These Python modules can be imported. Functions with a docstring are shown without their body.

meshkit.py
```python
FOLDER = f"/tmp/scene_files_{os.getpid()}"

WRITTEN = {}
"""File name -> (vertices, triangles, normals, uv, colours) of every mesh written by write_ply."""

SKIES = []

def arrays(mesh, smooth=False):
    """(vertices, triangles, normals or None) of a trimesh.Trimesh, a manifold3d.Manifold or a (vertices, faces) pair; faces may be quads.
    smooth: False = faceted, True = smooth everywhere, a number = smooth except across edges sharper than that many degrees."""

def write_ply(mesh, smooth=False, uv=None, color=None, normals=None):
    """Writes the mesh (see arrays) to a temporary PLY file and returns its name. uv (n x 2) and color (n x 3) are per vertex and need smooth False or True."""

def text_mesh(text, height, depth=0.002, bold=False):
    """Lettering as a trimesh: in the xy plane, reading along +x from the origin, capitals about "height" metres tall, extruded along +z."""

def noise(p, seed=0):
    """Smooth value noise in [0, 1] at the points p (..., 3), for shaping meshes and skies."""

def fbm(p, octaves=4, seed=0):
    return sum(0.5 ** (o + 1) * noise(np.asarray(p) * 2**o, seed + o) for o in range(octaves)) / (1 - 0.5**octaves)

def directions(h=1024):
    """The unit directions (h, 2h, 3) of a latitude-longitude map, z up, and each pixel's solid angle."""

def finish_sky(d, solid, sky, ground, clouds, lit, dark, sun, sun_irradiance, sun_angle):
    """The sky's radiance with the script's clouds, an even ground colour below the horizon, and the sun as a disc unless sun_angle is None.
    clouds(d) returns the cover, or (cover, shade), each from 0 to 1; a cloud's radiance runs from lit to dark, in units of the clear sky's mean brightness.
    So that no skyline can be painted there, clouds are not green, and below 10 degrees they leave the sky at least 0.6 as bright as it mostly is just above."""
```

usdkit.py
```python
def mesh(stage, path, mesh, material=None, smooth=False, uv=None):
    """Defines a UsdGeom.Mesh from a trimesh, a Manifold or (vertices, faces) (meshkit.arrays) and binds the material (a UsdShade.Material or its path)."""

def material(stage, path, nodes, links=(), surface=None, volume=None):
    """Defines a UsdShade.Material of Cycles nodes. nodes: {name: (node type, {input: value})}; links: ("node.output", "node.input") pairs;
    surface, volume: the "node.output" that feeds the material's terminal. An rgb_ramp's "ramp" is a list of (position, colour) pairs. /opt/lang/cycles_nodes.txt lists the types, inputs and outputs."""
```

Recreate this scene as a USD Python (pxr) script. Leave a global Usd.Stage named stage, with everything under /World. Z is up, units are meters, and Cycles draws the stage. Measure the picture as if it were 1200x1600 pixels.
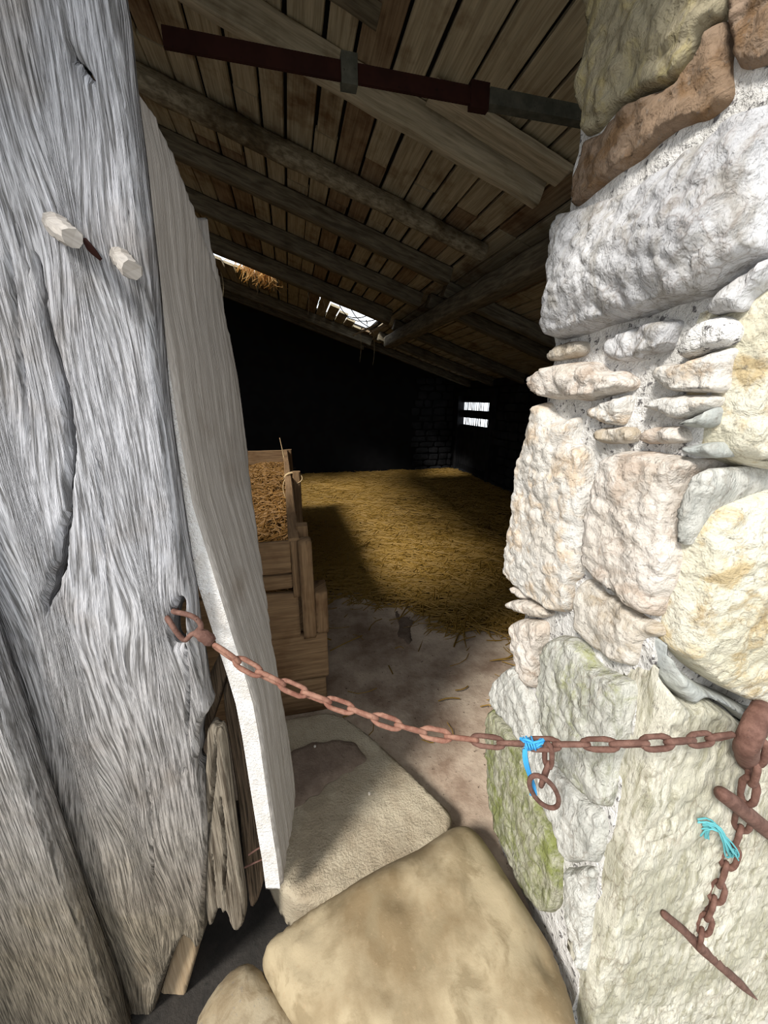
import math, random
import numpy as np
import trimesh, shapely, usdkit, meshkit
from shapely.geometry import Polygon, Point
from scipy.spatial import Delaunay
from pxr import Usd, UsdGeom, UsdLux, UsdShade, Gf, Sdf

stage = Usd.Stage.CreateInMemory()
UsdGeom.SetStageUpAxis(stage, "Z"); UsdGeom.SetStageMetersPerUnit(stage, 1.0)
UsdGeom.Xform.Define(stage, "/World"); UsdGeom.Scope.Define(stage, "/World/Looks")
RNG = np.random.default_rng(7); random.seed(7)

# ------------------------------------------------------------------ camera, sky, sun, exposure
PITCH, F = math.radians(16.3), 600.0
EYE = np.array([0, 0, 1.2])
cam = UsdGeom.Camera.Define(stage, "/World/Camera")
cam.CreateHorizontalApertureAttr(36.0); cam.CreateFocalLengthAttr(18.0)
cam.CreateClippingRangeAttr(Gf.Vec2f(0.02, 500))
cam.AddTranslateOp().Set(Gf.Vec3d(*EYE.tolist())); cam.AddRotateXOp().Set(90 - 16.3)
cam.CreateExposureAttr(-0.22)
sky = UsdLux.DomeLight.Define(stage, "/World/sky")
sky.CreateColorAttr(Gf.Vec3f(0.90, 0.95, 1.0)); sky.CreateIntensityAttr(0.55)
sun = UsdLux.DistantLight.Define(stage, "/World/sun")
sun.CreateAngleAttr(12.0); sun.CreateIntensityAttr(44.0); sun.CreateColorAttr(Gf.Vec3f(1.0, 0.965, 0.90))
SUN_DIR = np.array([-0.58, -0.68, 0.88])            # towards the bright part of the cloud
def aim(prim, d):
    d = d / np.linalg.norm(d); q = Gf.Rotation(Gf.Vec3d(0, 0, 1), Gf.Vec3d(*d.tolist())).GetQuat()
    prim.AddOrientOp().Set(Gf.Quatf(q))
aim(sun, SUN_DIR)

# ------------------------------------------------------------------ the place: axes and planes
A = math.radians(13.4)                               # the barn is turned against the view
R = np.array([math.cos(A), math.sin(A), 0]); D = np.array([-math.sin(A), math.cos(A), 0]); Z = np.array([0, 0, 1.0])
T = math.tan(math.radians(18))                       # roof slope, falling along R
NROOF = np.array([T * R[0], T * R[1], 1.0])
U_WALL, V_FAR, U_LEFT = 2.75, 6.3, -3.2
V_FRONT, U_JAMB = 0.357, 0.486
def roof_z(u): return 1.68 + T * (2.126 - u)
def B(u, v, z): return np.multiply.outer(u, R) + np.multiply.outer(v, D) + np.multiply.outer(z, Z)
def ray(px, py):
    x, u = px - 600.0, 800.0 - py
    return np.array([x, F * math.cos(PITCH) + u * math.sin(PITCH), u * math.cos(PITCH) - F * math.sin(PITCH)])
def hit(px, py, pt, n):
    d = ray(px, py); return EYE + d * (np.dot(np.asarray(pt) - EYE, n) / np.dot(d, n))
def at_y(px, py, y): return hit(px, py, (0, y, 0), (0, 1, 0))
def at_z(px, py, z): return hit(px, py, (0, 0, z), (0, 0, 1))
def at_v(px, py, v): return hit(px, py, D * v, D)
def at_u(px, py, u): return hit(px, py, R * u, R)
def at_roof(px, py, off=0.0): return hit(px, py, R * 2.126 + Z * (1.68 - off), NROOF)

# ------------------------------------------------------------------ prims
used = {}
def numbered(path):
    k = used.get(path, 0); used[path] = k + 1
    return path if k == 0 else "%s_%03d" % (path, k)
def keys(prim, label=None, cat=None, group=None, kind=None):
    for k, v in (("label", label), ("category", cat), ("group", group), ("kind", kind)):
        if v: prim.SetCustomDataByKey(k, v)
def thing(name, label=None, cat=None, group=None, kind=None, loc=None):
    x = UsdGeom.Xform.Define(stage, numbered("/World/" + name))
    if loc is not None: x.AddTranslateOp().Set(Gf.Vec3d(*[float(c) for c in loc]))
    keys(x.GetPrim(), label, cat, group, kind)
    x.base = np.zeros(3) if loc is None else np.asarray(loc, float)
    bases[str(x.GetPath())] = x.base
    return x
bases = {}
def obj(name, mesh, mat, parent=None, smooth=False, uv=None, label=None, cat=None, group=None, kind=None):
    if parent is None: root, base = "/World", np.zeros(3)
    else:
        root = str(parent.GetPath()); base = bases.get(root, bases.get(str(parent.GetPath().GetParentPath()), np.zeros(3)) if False else None)
        if base is None:
            q = parent.GetPath()
            while str(q) not in bases and str(q) != "/": q = q.GetParentPath()
            base = bases.get(str(q), np.zeros(3))
    v, f = (mesh.vertices, mesh.faces) if hasattr(mesh, "vertices") else mesh[:2]
    m = usdkit.mesh(stage, numbered(root + "/" + name), (np.asarray(v) - base, np.asarray(f)), mat, smooth, uv)
    keys(m.GetPrim(), label, cat, group, kind)
    return m

# ------------------------------------------------------------------ materials
def mat(name, nodes, links, surface): return usdkit.material(stage, "/World/Looks/" + name, nodes, links, surface)
def plain(name, c, rough=0.8, spec=0.3):
    return mat(name, {"p": ("principled_bsdf", {"base_color": c, "roughness": rough, "specular_ior_level": spec})}, [], "p.BSDF")
def stone_mat(name, c1, c2, c3, speck=(0.18, 0.16, 0.14), bump=0.8, crease=1.0, moss=None, scale=1.0, streak=(1, 1, 1), rot=(0, 0, 0), crease_shade=(0.45, 0.38, 0.32), shade_amt=0.55):
    """rock: two tones in patches, a third in smaller stains, dark specks, chipped facets with crease shade painted along the chips"""
    n = {"g": ("geometry", {}),
         "m": ("mapping", {"mapping_type": "point", "scale": streak, "rotation": rot}),
         "big": ("noise_texture", {"scale": 7 * scale, "detail": 5, "roughness": 0.6}),
         "mid": ("noise_texture", {"scale": 19 * scale, "detail": 6, "roughness": 0.65, "distortion": 0.6}),
         "r1": ("rgb_ramp", {"ramp": [(0.40, c1), (0.58, c2)]}),
         "r2": ("rgb_ramp", {"ramp": [(0.49, (0, 0, 0)), (0.62, (0.9, 0.9, 0.9))]}),
         "mx": ("mix_color", {"b": c3}),
         "sp": ("noise_texture", {"scale": 120 * scale, "detail": 3, "roughness": 0.6}),
         "r3": ("rgb_ramp", {"ramp": [(0.60, (0, 0, 0)), (0.72, (0.55, 0.55, 0.55))]}),
         "mx2": ("mix_color", {"b": speck}),
         "wn": ("noise_texture", {"scale": 22 * scale, "detail": 4, "roughness": 0.6}),
         "wv": ("vector_math", {"math_type": "multiply_add", "vector2": (0.07, 0.07, 0.07)}),
         "vo": ("voronoi_texture", {"scale": 24 * scale, "feature": "f1"}),
         "ve": ("voronoi_texture", {"scale": 24 * scale, "feature": "distance_to_edge"}),
         "re": ("rgb_ramp", {"ramp": [(0.0, (1, 1, 1)), (0.05, (0.35, 0.35, 0.35)), (0.13, (0, 0, 0))]}),
         "pn": ("noise_texture", {"scale": 13 * scale, "detail": 3, "roughness": 0.6}),
         "rp": ("rgb_ramp", {"ramp": [(0.44, (0, 0, 0)), (0.60, (shade_amt, shade_amt, shade_amt))]}),
         "em": ("math", {"math_type": "multiply"}),
         "md": ("mix_color", {"blend_type": "multiply", "b": crease_shade}),  # shade of the creases put into the colour along chip edges
         "fine": ("noise_texture", {"scale": 110 * scale, "detail": 6, "roughness": 0.72}),
         "b0": ("bump", {"strength": 0.55 * crease, "distance": 0.014}),
         "med": ("noise_texture", {"scale": 46 * scale, "detail": 6, "roughness": 0.62, "distortion": 0.5}),
         "b1": ("bump", {"strength": 0.7 * min(1.0, crease * 1.2 + 0.1), "distance": 0.010}),
         "b2": ("bump", {"strength": 0.65 * bump, "distance": 0.005}),
         "p": ("principled_bsdf", {"roughness": 0.85, "specular_ior_level": 0.25})}
    l = [("g.position", "m.vector"), ("g.position", "big.vector"), ("m.vector", "mid.vector"), ("g.position", "sp.vector"), ("m.vector", "fine.vector"),
         ("big.fac", "r1.fac"), ("mid.fac", "r2.fac"), ("r2.color", "mx.fac"), ("r1.color", "mx.a"),
         ("sp.fac", "r3.fac"), ("r3.color", "mx2.fac"), ("mx.result", "mx2.a"),
         ("g.position", "wn.vector"), ("wn.color", "wv.vector1"), ("m.vector", "wv.vector3"), ("wv.vector", "vo.vector"), ("wv.vector", "ve.vector"),
         ("ve.distance", "re.fac"), ("g.position", "pn.vector"), ("pn.fac", "rp.fac"), ("re.color", "em.value1"), ("rp.color", "em.value2"), ("em.value", "md.fac"), ("mx2.result", "md.a"),
         ("vo.distance", "b0.height"), ("fine.fac", "b2.height"), ("m.vector", "med.vector"), ("med.fac", "b1.height"), ("b0.normal", "b1.normal"), ("b1.normal", "b2.normal"), ("b2.normal", "p.normal")]
    last = "md.result"
    if moss:
        n["mo"] = ("noise_texture", {"scale": 9, "detail": 8, "roughness": 0.75})
        n["rm"] = ("rgb_ramp", {"ramp": [(moss[1], (0, 0, 0)), (moss[1] + 0.12, (1, 1, 1))]})
        n["mm"] = ("mix_color", {"b": moss[0]})
        l += [("g.position", "mo.vector"), ("mo.fac", "rm.fac"), ("rm.color", "mm.fac"), (last, "mm.a")]; last = "mm.result"
    l.append((last, "p.base_color"))
    return mat(name, n, l, "p.BSDF")
def wood_mat(name, ridge, groove, stain, gs=260.0, gl=7.0, bump=1.0, contrast=(0.36, 0.62), stain_at=(0.55, 0.8), rough=0.85, dist=0.004, low=(-9, -8, 0.0)):
    """weathered wood by the mesh's own grain coordinates (st: across, along)"""
    n = {"uv": ("uvmap", {"attribute": "st"}),
         "m": ("mapping", {"mapping_type": "point", "scale": (gs, gl, 1)}),
         "g": ("noise_texture", {"scale": 1.0, "detail": 3, "roughness": 0.55, "distortion": 0.5}),
         "m2": ("mapping", {"mapping_type": "point", "scale": (gs * 3.1, gl * 2.2, 1)}),
         "g2": ("noise_texture", {"scale": 1.0, "detail": 3, "roughness": 0.6}),
         "r": ("rgb_ramp", {"ramp": [(contrast[0], groove), (contrast[1], ridge)]}),
         "geo": ("geometry", {}),
         "s": ("noise_texture", {"scale": 4.5, "detail": 5, "roughness": 0.6}),
         "rs": ("rgb_ramp", {"ramp": [(stain_at[0], (0, 0, 0)), (stain_at[1], (0.85, 0.85, 0.85))]}),
         "mx": ("mix_color", {"blend_type": "multiply", "b": stain}),
         "r2": ("rgb_ramp", {"ramp": [(0.3, (0.62, 0.62, 0.62)), (0.6, (1, 1, 1))]}),
         "mx2": ("mix_color", {"blend_type": "multiply", "fac": 0.8}),
         "xyz": ("separate_xyz", {}), "zn": ("math", {"math_type": "multiply_add", "value2": 0.9}), "zr": ("map_range", {"from_min": low[0], "from_max": low[1], "to_min": low[2], "to_max": 0.0, "clamp": True}),
         "lw": ("mix_color", {"blend_type": "multiply", "b": (0.56, 0.47, 0.33)}),
         "b": ("bump", {"strength": 0.9 * bump, "distance": dist}),
         "b2": ("bump", {"strength": 0.5 * bump, "distance": dist * 0.35}),
         "p": ("principled_bsdf", {"roughness": rough, "specular_ior_level": 0.25})}
    l = [("uv.UV", "m.vector"), ("m.vector", "g.vector"), ("uv.UV", "m2.vector"), ("m2.vector", "g2.vector"), ("g.fac", "r.fac"),
         ("geo.position", "s.vector"), ("s.fac", "rs.fac"), ("rs.color", "mx.fac"), ("r.color", "mx.a"),
         ("g2.fac", "r2.fac"), ("mx.result", "mx2.a"), ("r2.color", "mx2.b"), ("geo.position", "xyz.vector"), ("s.fac", "zn.value1"), ("xyz.z", "zn.value3"), ("zn.value", "zr.value"), ("zr.result", "lw.fac"), ("mx2.result", "lw.a"), ("lw.result", "p.base_color"),
         ("g.fac", "b.height"), ("g2.fac", "b2.height"), ("b.normal", "b2.normal"), ("b2.normal", "p.normal")]
    return mat(name, n, l, "p.BSDF")
def speckled(name, c1, c2, c3, scale=8.0, fine=90.0, bump=0.6, rough=0.9, at=(0.4, 0.6), dist=0.006, at3=(0.62, 0.72)):
    n = {"g": ("geometry", {}), "a": ("noise_texture", {"scale": scale, "detail": 6, "roughness": 0.65}),
         "r": ("rgb_ramp", {"ramp": [(at[0], c1), (at[1], c2)]}),
         "b": ("noise_texture", {"scale": fine, "detail": 4, "roughness": 0.65}),
         "r2": ("rgb_ramp", {"ramp": [(at3[0], (0, 0, 0)), (at3[1], (1, 1, 1))]}),
         "mx": ("mix_color", {"b": c3}), "bp": ("bump", {"strength": bump, "distance": dist}),
         "p": ("principled_bsdf", {"roughness": rough, "specular_ior_level": 0.25})}
    l = [("g.position", "a.vector"), ("g.position", "b.vector"), ("a.fac", "r.fac"), ("b.fac", "r2.fac"), ("r.color", "mx.a"), ("r2.color", "mx.fac"),
         ("mx.result", "p.base_color"), ("b.fac", "bp.height"), ("bp.normal", "p.normal")]
    return mat(name, n, l, "p.BSDF")

M = {
 "grey": stone_mat("grey_stone", (0.430, 0.426, 0.438), (0.568, 0.562, 0.569), (0.344, 0.324, 0.298), crease=1.2, streak=(1.3, 1.3, 0.8)),
 "white": stone_mat("white_stone", (0.544, 0.504, 0.451), (0.640, 0.616, 0.578), (0.560, 0.448, 0.332), crease=1.0),
 "pink": stone_mat("pinkish_stone", (0.533, 0.473, 0.404), (0.619, 0.568, 0.516), (0.447, 0.361, 0.292), crease=1.0),
 "beige": stone_mat("beige_stone", (0.482, 0.421, 0.344), (0.585, 0.542, 0.482), (0.387, 0.318, 0.232)),
 "yellow": stone_mat("yellow_stone", (0.560, 0.523, 0.399), (0.640, 0.609, 0.510), (0.464, 0.356, 0.193), scale=1.1),
 "slab": stone_mat("cream_slab_stone", (0.43, 0.41, 0.32), (0.64, 0.61, 0.51), (0.33, 0.31, 0.22), streak=(3.2, 3.2, 0.75), rot=(0, 0.5, 0), crease=0.9, scale=0.8),
 "brown": stone_mat("brown_stone", (0.225, 0.153, 0.099), (0.261, 0.189, 0.135), (0.180, 0.104, 0.050), crease=0.8),
 "olive": stone_mat("olive_stone", (0.277, 0.245, 0.164), (0.353, 0.306, 0.209), (0.378, 0.318, 0.158), crease=0.8),
 "green": stone_mat("algae_stone", (0.443, 0.443, 0.380), (0.530, 0.523, 0.475), (0.332, 0.332, 0.261), moss=((0.33, 0.34, 0.17), 0.53), streak=(2.2, 2.2, 0.7), rot=(0, -0.3, 0)),
 "moss": stone_mat("mossy_stone", (0.337, 0.329, 0.234), (0.424, 0.410, 0.321), (0.175, 0.183, 0.088), moss=((0.20, 0.22, 0.07), 0.47), streak=(2.2, 2.2, 0.6)),
 "pale": stone_mat("pale_grey_stone", (0.490, 0.483, 0.443), (0.602, 0.593, 0.554), (0.380, 0.380, 0.348), streak=(1.8, 1.8, 0.7)),
 "slate": stone_mat("slate_infill", (0.32, 0.34, 0.34), (0.40, 0.41, 0.38), (0.26, 0.26, 0.24), crease=0.4),
 "mortar": speckled("lime_mortar", (0.516, 0.499, 0.473), (0.654, 0.636, 0.619), (0.138, 0.129, 0.129), scale=14, fine=80, bump=1.0, dist=0.010, at3=(0.585, 0.63)),
 "step": stone_mat("worn_ochre_stone", (0.199, 0.144, 0.078), (0.339, 0.274, 0.173), (0.215, 0.165, 0.095), speck=(0.30, 0.22, 0.13), crease=0.04, bump=0.4, scale=0.7, shade_amt=0.0),
 "step2": stone_mat("worn_buff_stone", (0.258, 0.202, 0.125), (0.345, 0.288, 0.198), (0.20, 0.15, 0.09), crease=0.04, bump=0.4, shade_amt=0.0),
 "slab_concrete": speckled("gritty_concrete", (0.294, 0.238, 0.165), (0.418, 0.357, 0.261), (0.178, 0.145, 0.103), scale=6, fine=150, bump=1.0, dist=0.006),
 "dung": speckled("dried_mud", (0.14, 0.10, 0.075), (0.19, 0.14, 0.105), (0.10, 0.07, 0.05), scale=20, fine=120),
 "floor": speckled("stained_concrete", (0.25, 0.175, 0.125), (0.60, 0.49, 0.38), (0.128, 0.089, 0.063), scale=3.2, fine=70, bump=0.5, at=(0.38, 0.64)),
 "soil": speckled("damp_soil", (0.021, 0.019, 0.017), (0.036, 0.031, 0.027), (0.018, 0.018, 0.015), scale=9, fine=60),
 "yard": speckled("pale_gravel_yard", (0.36, 0.34, 0.30), (0.46, 0.44, 0.40), (0.3, 0.28, 0.25), scale=2, fine=30),
 "mat": speckled("trodden_straw", (0.122, 0.069, 0.015), (0.265, 0.151, 0.035), (0.071, 0.044, 0.011), scale=5, fine=60, bump=1.0, dist=0.01),
 "dark_stone": speckled("shade_dark_stone", (0.013, 0.014, 0.016), (0.030, 0.030, 0.033), (0.009, 0.009, 0.010), scale=6, fine=40),  # shade of the unlit interior put into a near-black colour
 "dark_wall": speckled("shade_dark_mortar", (0.006, 0.006, 0.007), (0.010, 0.010, 0.011), (0.005, 0.005, 0.005), scale=6, fine=40),  # near-black colour stands in for the lack of light inside
 "cover": plain("roof_felt", (0.02, 0.018, 0.016)),
 "plank": wood_mat("silver_weathered_wood", (0.50, 0.50, 0.53), (0.135, 0.132, 0.134), (0.62, 0.54, 0.44), gs=280, gl=11, contrast=(0.36, 0.60), stain_at=(0.50, 0.70), low=(0.55, 1.40, 1.0), bump=1.3, dist=0.007),
 "plank2": wood_mat("pale_bleached_wood", (0.385, 0.355, 0.326), (0.326, 0.296, 0.266), (0.518, 0.444, 0.370), gs=320, gl=9, bump=0.6),
 "worn": speckled("lit_chewed_wood", (0.594, 0.558, 0.522), (0.720, 0.702, 0.684), (0.405, 0.324, 0.270), scale=22, fine=160, bump=0.9),  # chewed wood, its white also carries the light falling on the edge
 "plank_low": wood_mat("rotten_brown_wood", (0.245, 0.208, 0.159), (0.061, 0.046, 0.031), (0.337, 0.257, 0.171), gs=190, gl=7, bump=1.2, low=(0.0, 0.5, 1.0)),
 "sliver": wood_mat("dark_rotten_wood", (0.20, 0.14, 0.09), (0.05, 0.035, 0.022), (0.6, 0.5, 0.4), gs=220, gl=7),
 "batten": wood_mat("new_sawn_wood", (0.442, 0.332, 0.212), (0.357, 0.255, 0.153), (0.722, 0.637, 0.510), gs=150, gl=5, bump=0.2),
 "crate": wood_mat("crate_wood", (0.296, 0.186, 0.097), (0.206, 0.122, 0.062), (0.449, 0.315, 0.202), gs=90, gl=5, bump=0.3),
 "roof_board": wood_mat("limewashed_roof_board", (0.56, 0.49, 0.34), (0.40, 0.33, 0.22), (0.35, 0.22, 0.14), gs=60, gl=3, bump=0.25, stain_at=(0.52, 0.70)),
 "roof_board2": wood_mat("brown_roof_board", (0.40, 0.30, 0.19), (0.26, 0.18, 0.11), (0.4, 0.26, 0.17), gs=60, gl=3, bump=0.25, stain_at=(0.48, 0.68)),
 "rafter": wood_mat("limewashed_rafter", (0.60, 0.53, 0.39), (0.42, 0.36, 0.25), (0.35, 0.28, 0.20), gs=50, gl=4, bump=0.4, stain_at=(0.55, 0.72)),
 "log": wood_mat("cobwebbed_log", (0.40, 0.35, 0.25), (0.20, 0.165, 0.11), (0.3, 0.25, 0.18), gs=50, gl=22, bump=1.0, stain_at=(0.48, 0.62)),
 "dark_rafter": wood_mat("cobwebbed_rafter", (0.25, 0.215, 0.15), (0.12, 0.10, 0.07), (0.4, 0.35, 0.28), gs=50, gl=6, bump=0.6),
 "rust": speckled("rust", (0.096, 0.046, 0.034), (0.160, 0.084, 0.064), (0.060, 0.032, 0.024), scale=60, fine=240, bump=0.6, rough=0.75, dist=0.002),
 "rust_pale": speckled("pale_rust", (0.167, 0.071, 0.049), (0.274, 0.146, 0.103), (0.106, 0.041, 0.026), scale=50, fine=240, bump=0.6, rough=0.75, dist=0.002),
 "red_iron": speckled("red_oxide_iron", (0.020, 0.005, 0.003), (0.031, 0.008, 0.005), (0.012, 0.004, 0.003), scale=12, fine=90, bump=0.4, dist=0.002),
 "grey_iron": speckled("grimy_iron", (0.06, 0.062, 0.05), (0.10, 0.10, 0.08), (0.04, 0.04, 0.035), scale=20, fine=90, bump=0.4, dist=0.002),
 "blue": plain("blue_twine", (0.045, 0.30, 0.62), 0.6), "teal": plain("teal_twine", (0.10, 0.36, 0.39), 0.6),
 "twine": plain("baler_twine", (0.45, 0.33, 0.18), 0.9), "web": plain("cobweb_dust", (0.34, 0.27, 0.16), 0.9),
}
def straw_mat(name, ramp):
    return mat(name, {"g": ("geometry", {}), "r": ("rgb_ramp", {"ramp": ramp}),
                      "p": ("principled_bsdf", {"roughness": 0.6, "specular_ior_level": 0.3})},
               [("g.random_per_island", "r.fac"), ("r.color", "p.base_color")], "p.BSDF")
M["lit_straw"] = mat("thin_dry_straw", {"d": ("principled_bsdf", {"base_color": (0.75, 0.52, 0.22), "roughness": 0.6}), "t": ("translucent_bsdf", {"color": (0.85, 0.6, 0.25)}), "x": ("mix_closure", {"fac": 0.5})}, [("d.BSDF", "x.closure1"), ("t.BSDF", "x.closure2")], "x.closure")
M["straw"] = straw_mat("golden_straw", [(0, (0.24, 0.14, 0.025)), (0.45, (0.68, 0.44, 0.09)), (0.85, (0.92, 0.68, 0.20)), (1, (0.95, 0.86, 0.55))])
M["hay"] = straw_mat("brown_hay", [(0, (0.22, 0.11, 0.025)), (0.6, (0.55, 0.29, 0.07)), (1, (0.75, 0.48, 0.17))])

# ------------------------------------------------------------------ shapes
fbm = meshkit.fbm
def resample(loop, step):
    ring = shapely.LinearRing(loop); n = max(12, int(ring.length / step))
    return np.array([ring.interpolate(k / n, normalized=True).coords[0] for k in range(n)])
def smooth_loop(loop, it=2, keep=0.25):
    p = np.asarray(loop, float)
    for _ in range(it):
        q = np.roll(p, -1, 0); p = np.stack([p * (1 - keep) + q * keep, p * keep + q * (1 - keep)], 1).reshape(-1, 2)
    return p
def tri2d(poly, pts, sx, sy):
    t = Delaunay(pts / [sx, sy]).simplices
    c = pts[t].mean(1)
    ok = shapely.contains_xy(poly, c[:, 0], c[:, 1])
    t = t[ok]
    a, b, cc = pts[t[:, 0]], pts[t[:, 1]], pts[t[:, 2]]
    area = (b[:, 0] - a[:, 0]) * (cc[:, 1] - a[:, 1]) - (b[:, 1] - a[:, 1]) * (cc[:, 0] - a[:, 0])
    t[area < 0] = t[area < 0][:, ::-1]
    return t[np.abs(area) > 1e-12]
def body(loop, depth, res, rnd, hfun, place, holes=(), ry=None, side_noise=0.0, bulge=0.0, seed=0, rows=4, flare=0.0):
    """A solid: outline (a, b) closed loop with a modelled face, worn edges and real thickness.
    place(a, b, c) -> world points, c = height out of the face (negative inwards). Returns (v, f, grain uv)."""
    ry = ry or res
    poly = Polygon(loop).difference(shapely.union_all([Polygon(hh).buffer(0) for hh in holes])) if len(holes) else Polygon(loop)
    if poly.geom_type != "Polygon": poly = max(poly.geoms, key=lambda q: q.area)
    if not poly.is_valid:
        poly = poly.buffer(0)
        if poly.geom_type != "Polygon": poly = max(poly.geoms, key=lambda g: g.area)
    step = min(res, ry) if ry < 2 * res else res * 1.5
    rings = [resample(poly.exterior.coords, step)] + [resample(h.coords, step * 0.8) for h in poly.interiors]
    rings[0] = rings[0] if shapely.LinearRing(rings[0]).is_ccw else rings[0][::-1]
    rings[1:] = [r if not shapely.LinearRing(r).is_ccw else r[::-1] for r in rings[1:]]
    bd = np.vstack(rings); poly = Polygon(rings[0], rings[1:])
    if not poly.is_valid: poly = poly.buffer(0)
    x0, y0, x1, y1 = poly.bounds
    gx, gy = np.meshgrid(np.arange(x0, x1, res), np.arange(y0, y1, ry)); gx = gx + (np.arange(gx.shape[0]) % 2)[:, None] * res / 2
    g = np.stack([gx.ravel(), gy.ravel()], 1)
    rs = np.random.default_rng(seed + 11); g = g + rs.uniform(-0.22, 0.22, g.shape) * [res, ry]
    g = g[shapely.contains_xy(poly, g[:, 0], g[:, 1])]
    dist = shapely.distance(shapely.points(g), poly.boundary)
    g, dist = g[dist > 0.45 * step], dist[dist > 0.45 * step]
    pts = np.vstack([bd, g]); d = np.concatenate([np.zeros(len(bd)), dist])
    t = tri2d(poly, pts, 1.0, ry / res)
    e = np.clip(d / rnd, 0, 1); prof = -rnd * (1 - np.sqrt(np.clip(1 - (1 - e) ** 2, 0, 1)))
    inner = d.max() if len(d) else 1
    h = prof + hfun(pts[:, 0], pts[:, 1]) * np.clip(d / (rnd * 0.6), 0.15, 1) + bulge * (1 - (1 - np.clip(d / max(inner, 1e-6), 0, 1)) ** 2)
    V = [place(pts[:, 0], pts[:, 1], h)]; UV = [pts.copy()]; Fc = [t]; n = len(pts)
    cen = np.array(poly.centroid.coords[0])
    body.nf = len(t)
    hb = h[: len(bd)]
    prev = np.arange(len(bd))
    nxt = np.concatenate([np.roll(np.arange(s, s + len(r)), -1) for s, r in zip(np.cumsum([0] + [len(r) for r in rings[:-1]]), rings)])
    for k in range(1, rows + 1):
        w = k / rows; q = bd + (bd - cen) * flare * w
        if side_noise:
            nn = fbm(np.c_[bd * 9, np.full(len(bd), w * depth * 9)], 3, seed)
            q = q + (bd - cen) / np.maximum(np.linalg.norm(bd - cen, axis=1, keepdims=True), 1e-6) * ((nn - 0.5) * 2 * side_noise)[:, None]
        c = hb * (1 - w) - depth * w
        V.append(place(q[:, 0], q[:, 1], c)); UV.append(bd + [0.0, 0.0] + np.c_[np.full(len(bd), c), np.zeros(len(bd))])
        cur = n + np.arange(len(bd)); n += len(bd)
        a, b2 = prev, prev[0] + (nxt) if False else prev[nxt]
        c2, d2 = cur, cur[nxt]
        Fc.append(np.vstack([np.c_[a, c2, b2], np.c_[b2, c2, d2]]))
        prev = cur
    tb = tri2d(poly, bd, 1, 1)
    Fc.append(prev[tb][:, ::-1])
    return np.vstack(V), np.vstack(Fc), np.vstack(UV)
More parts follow.
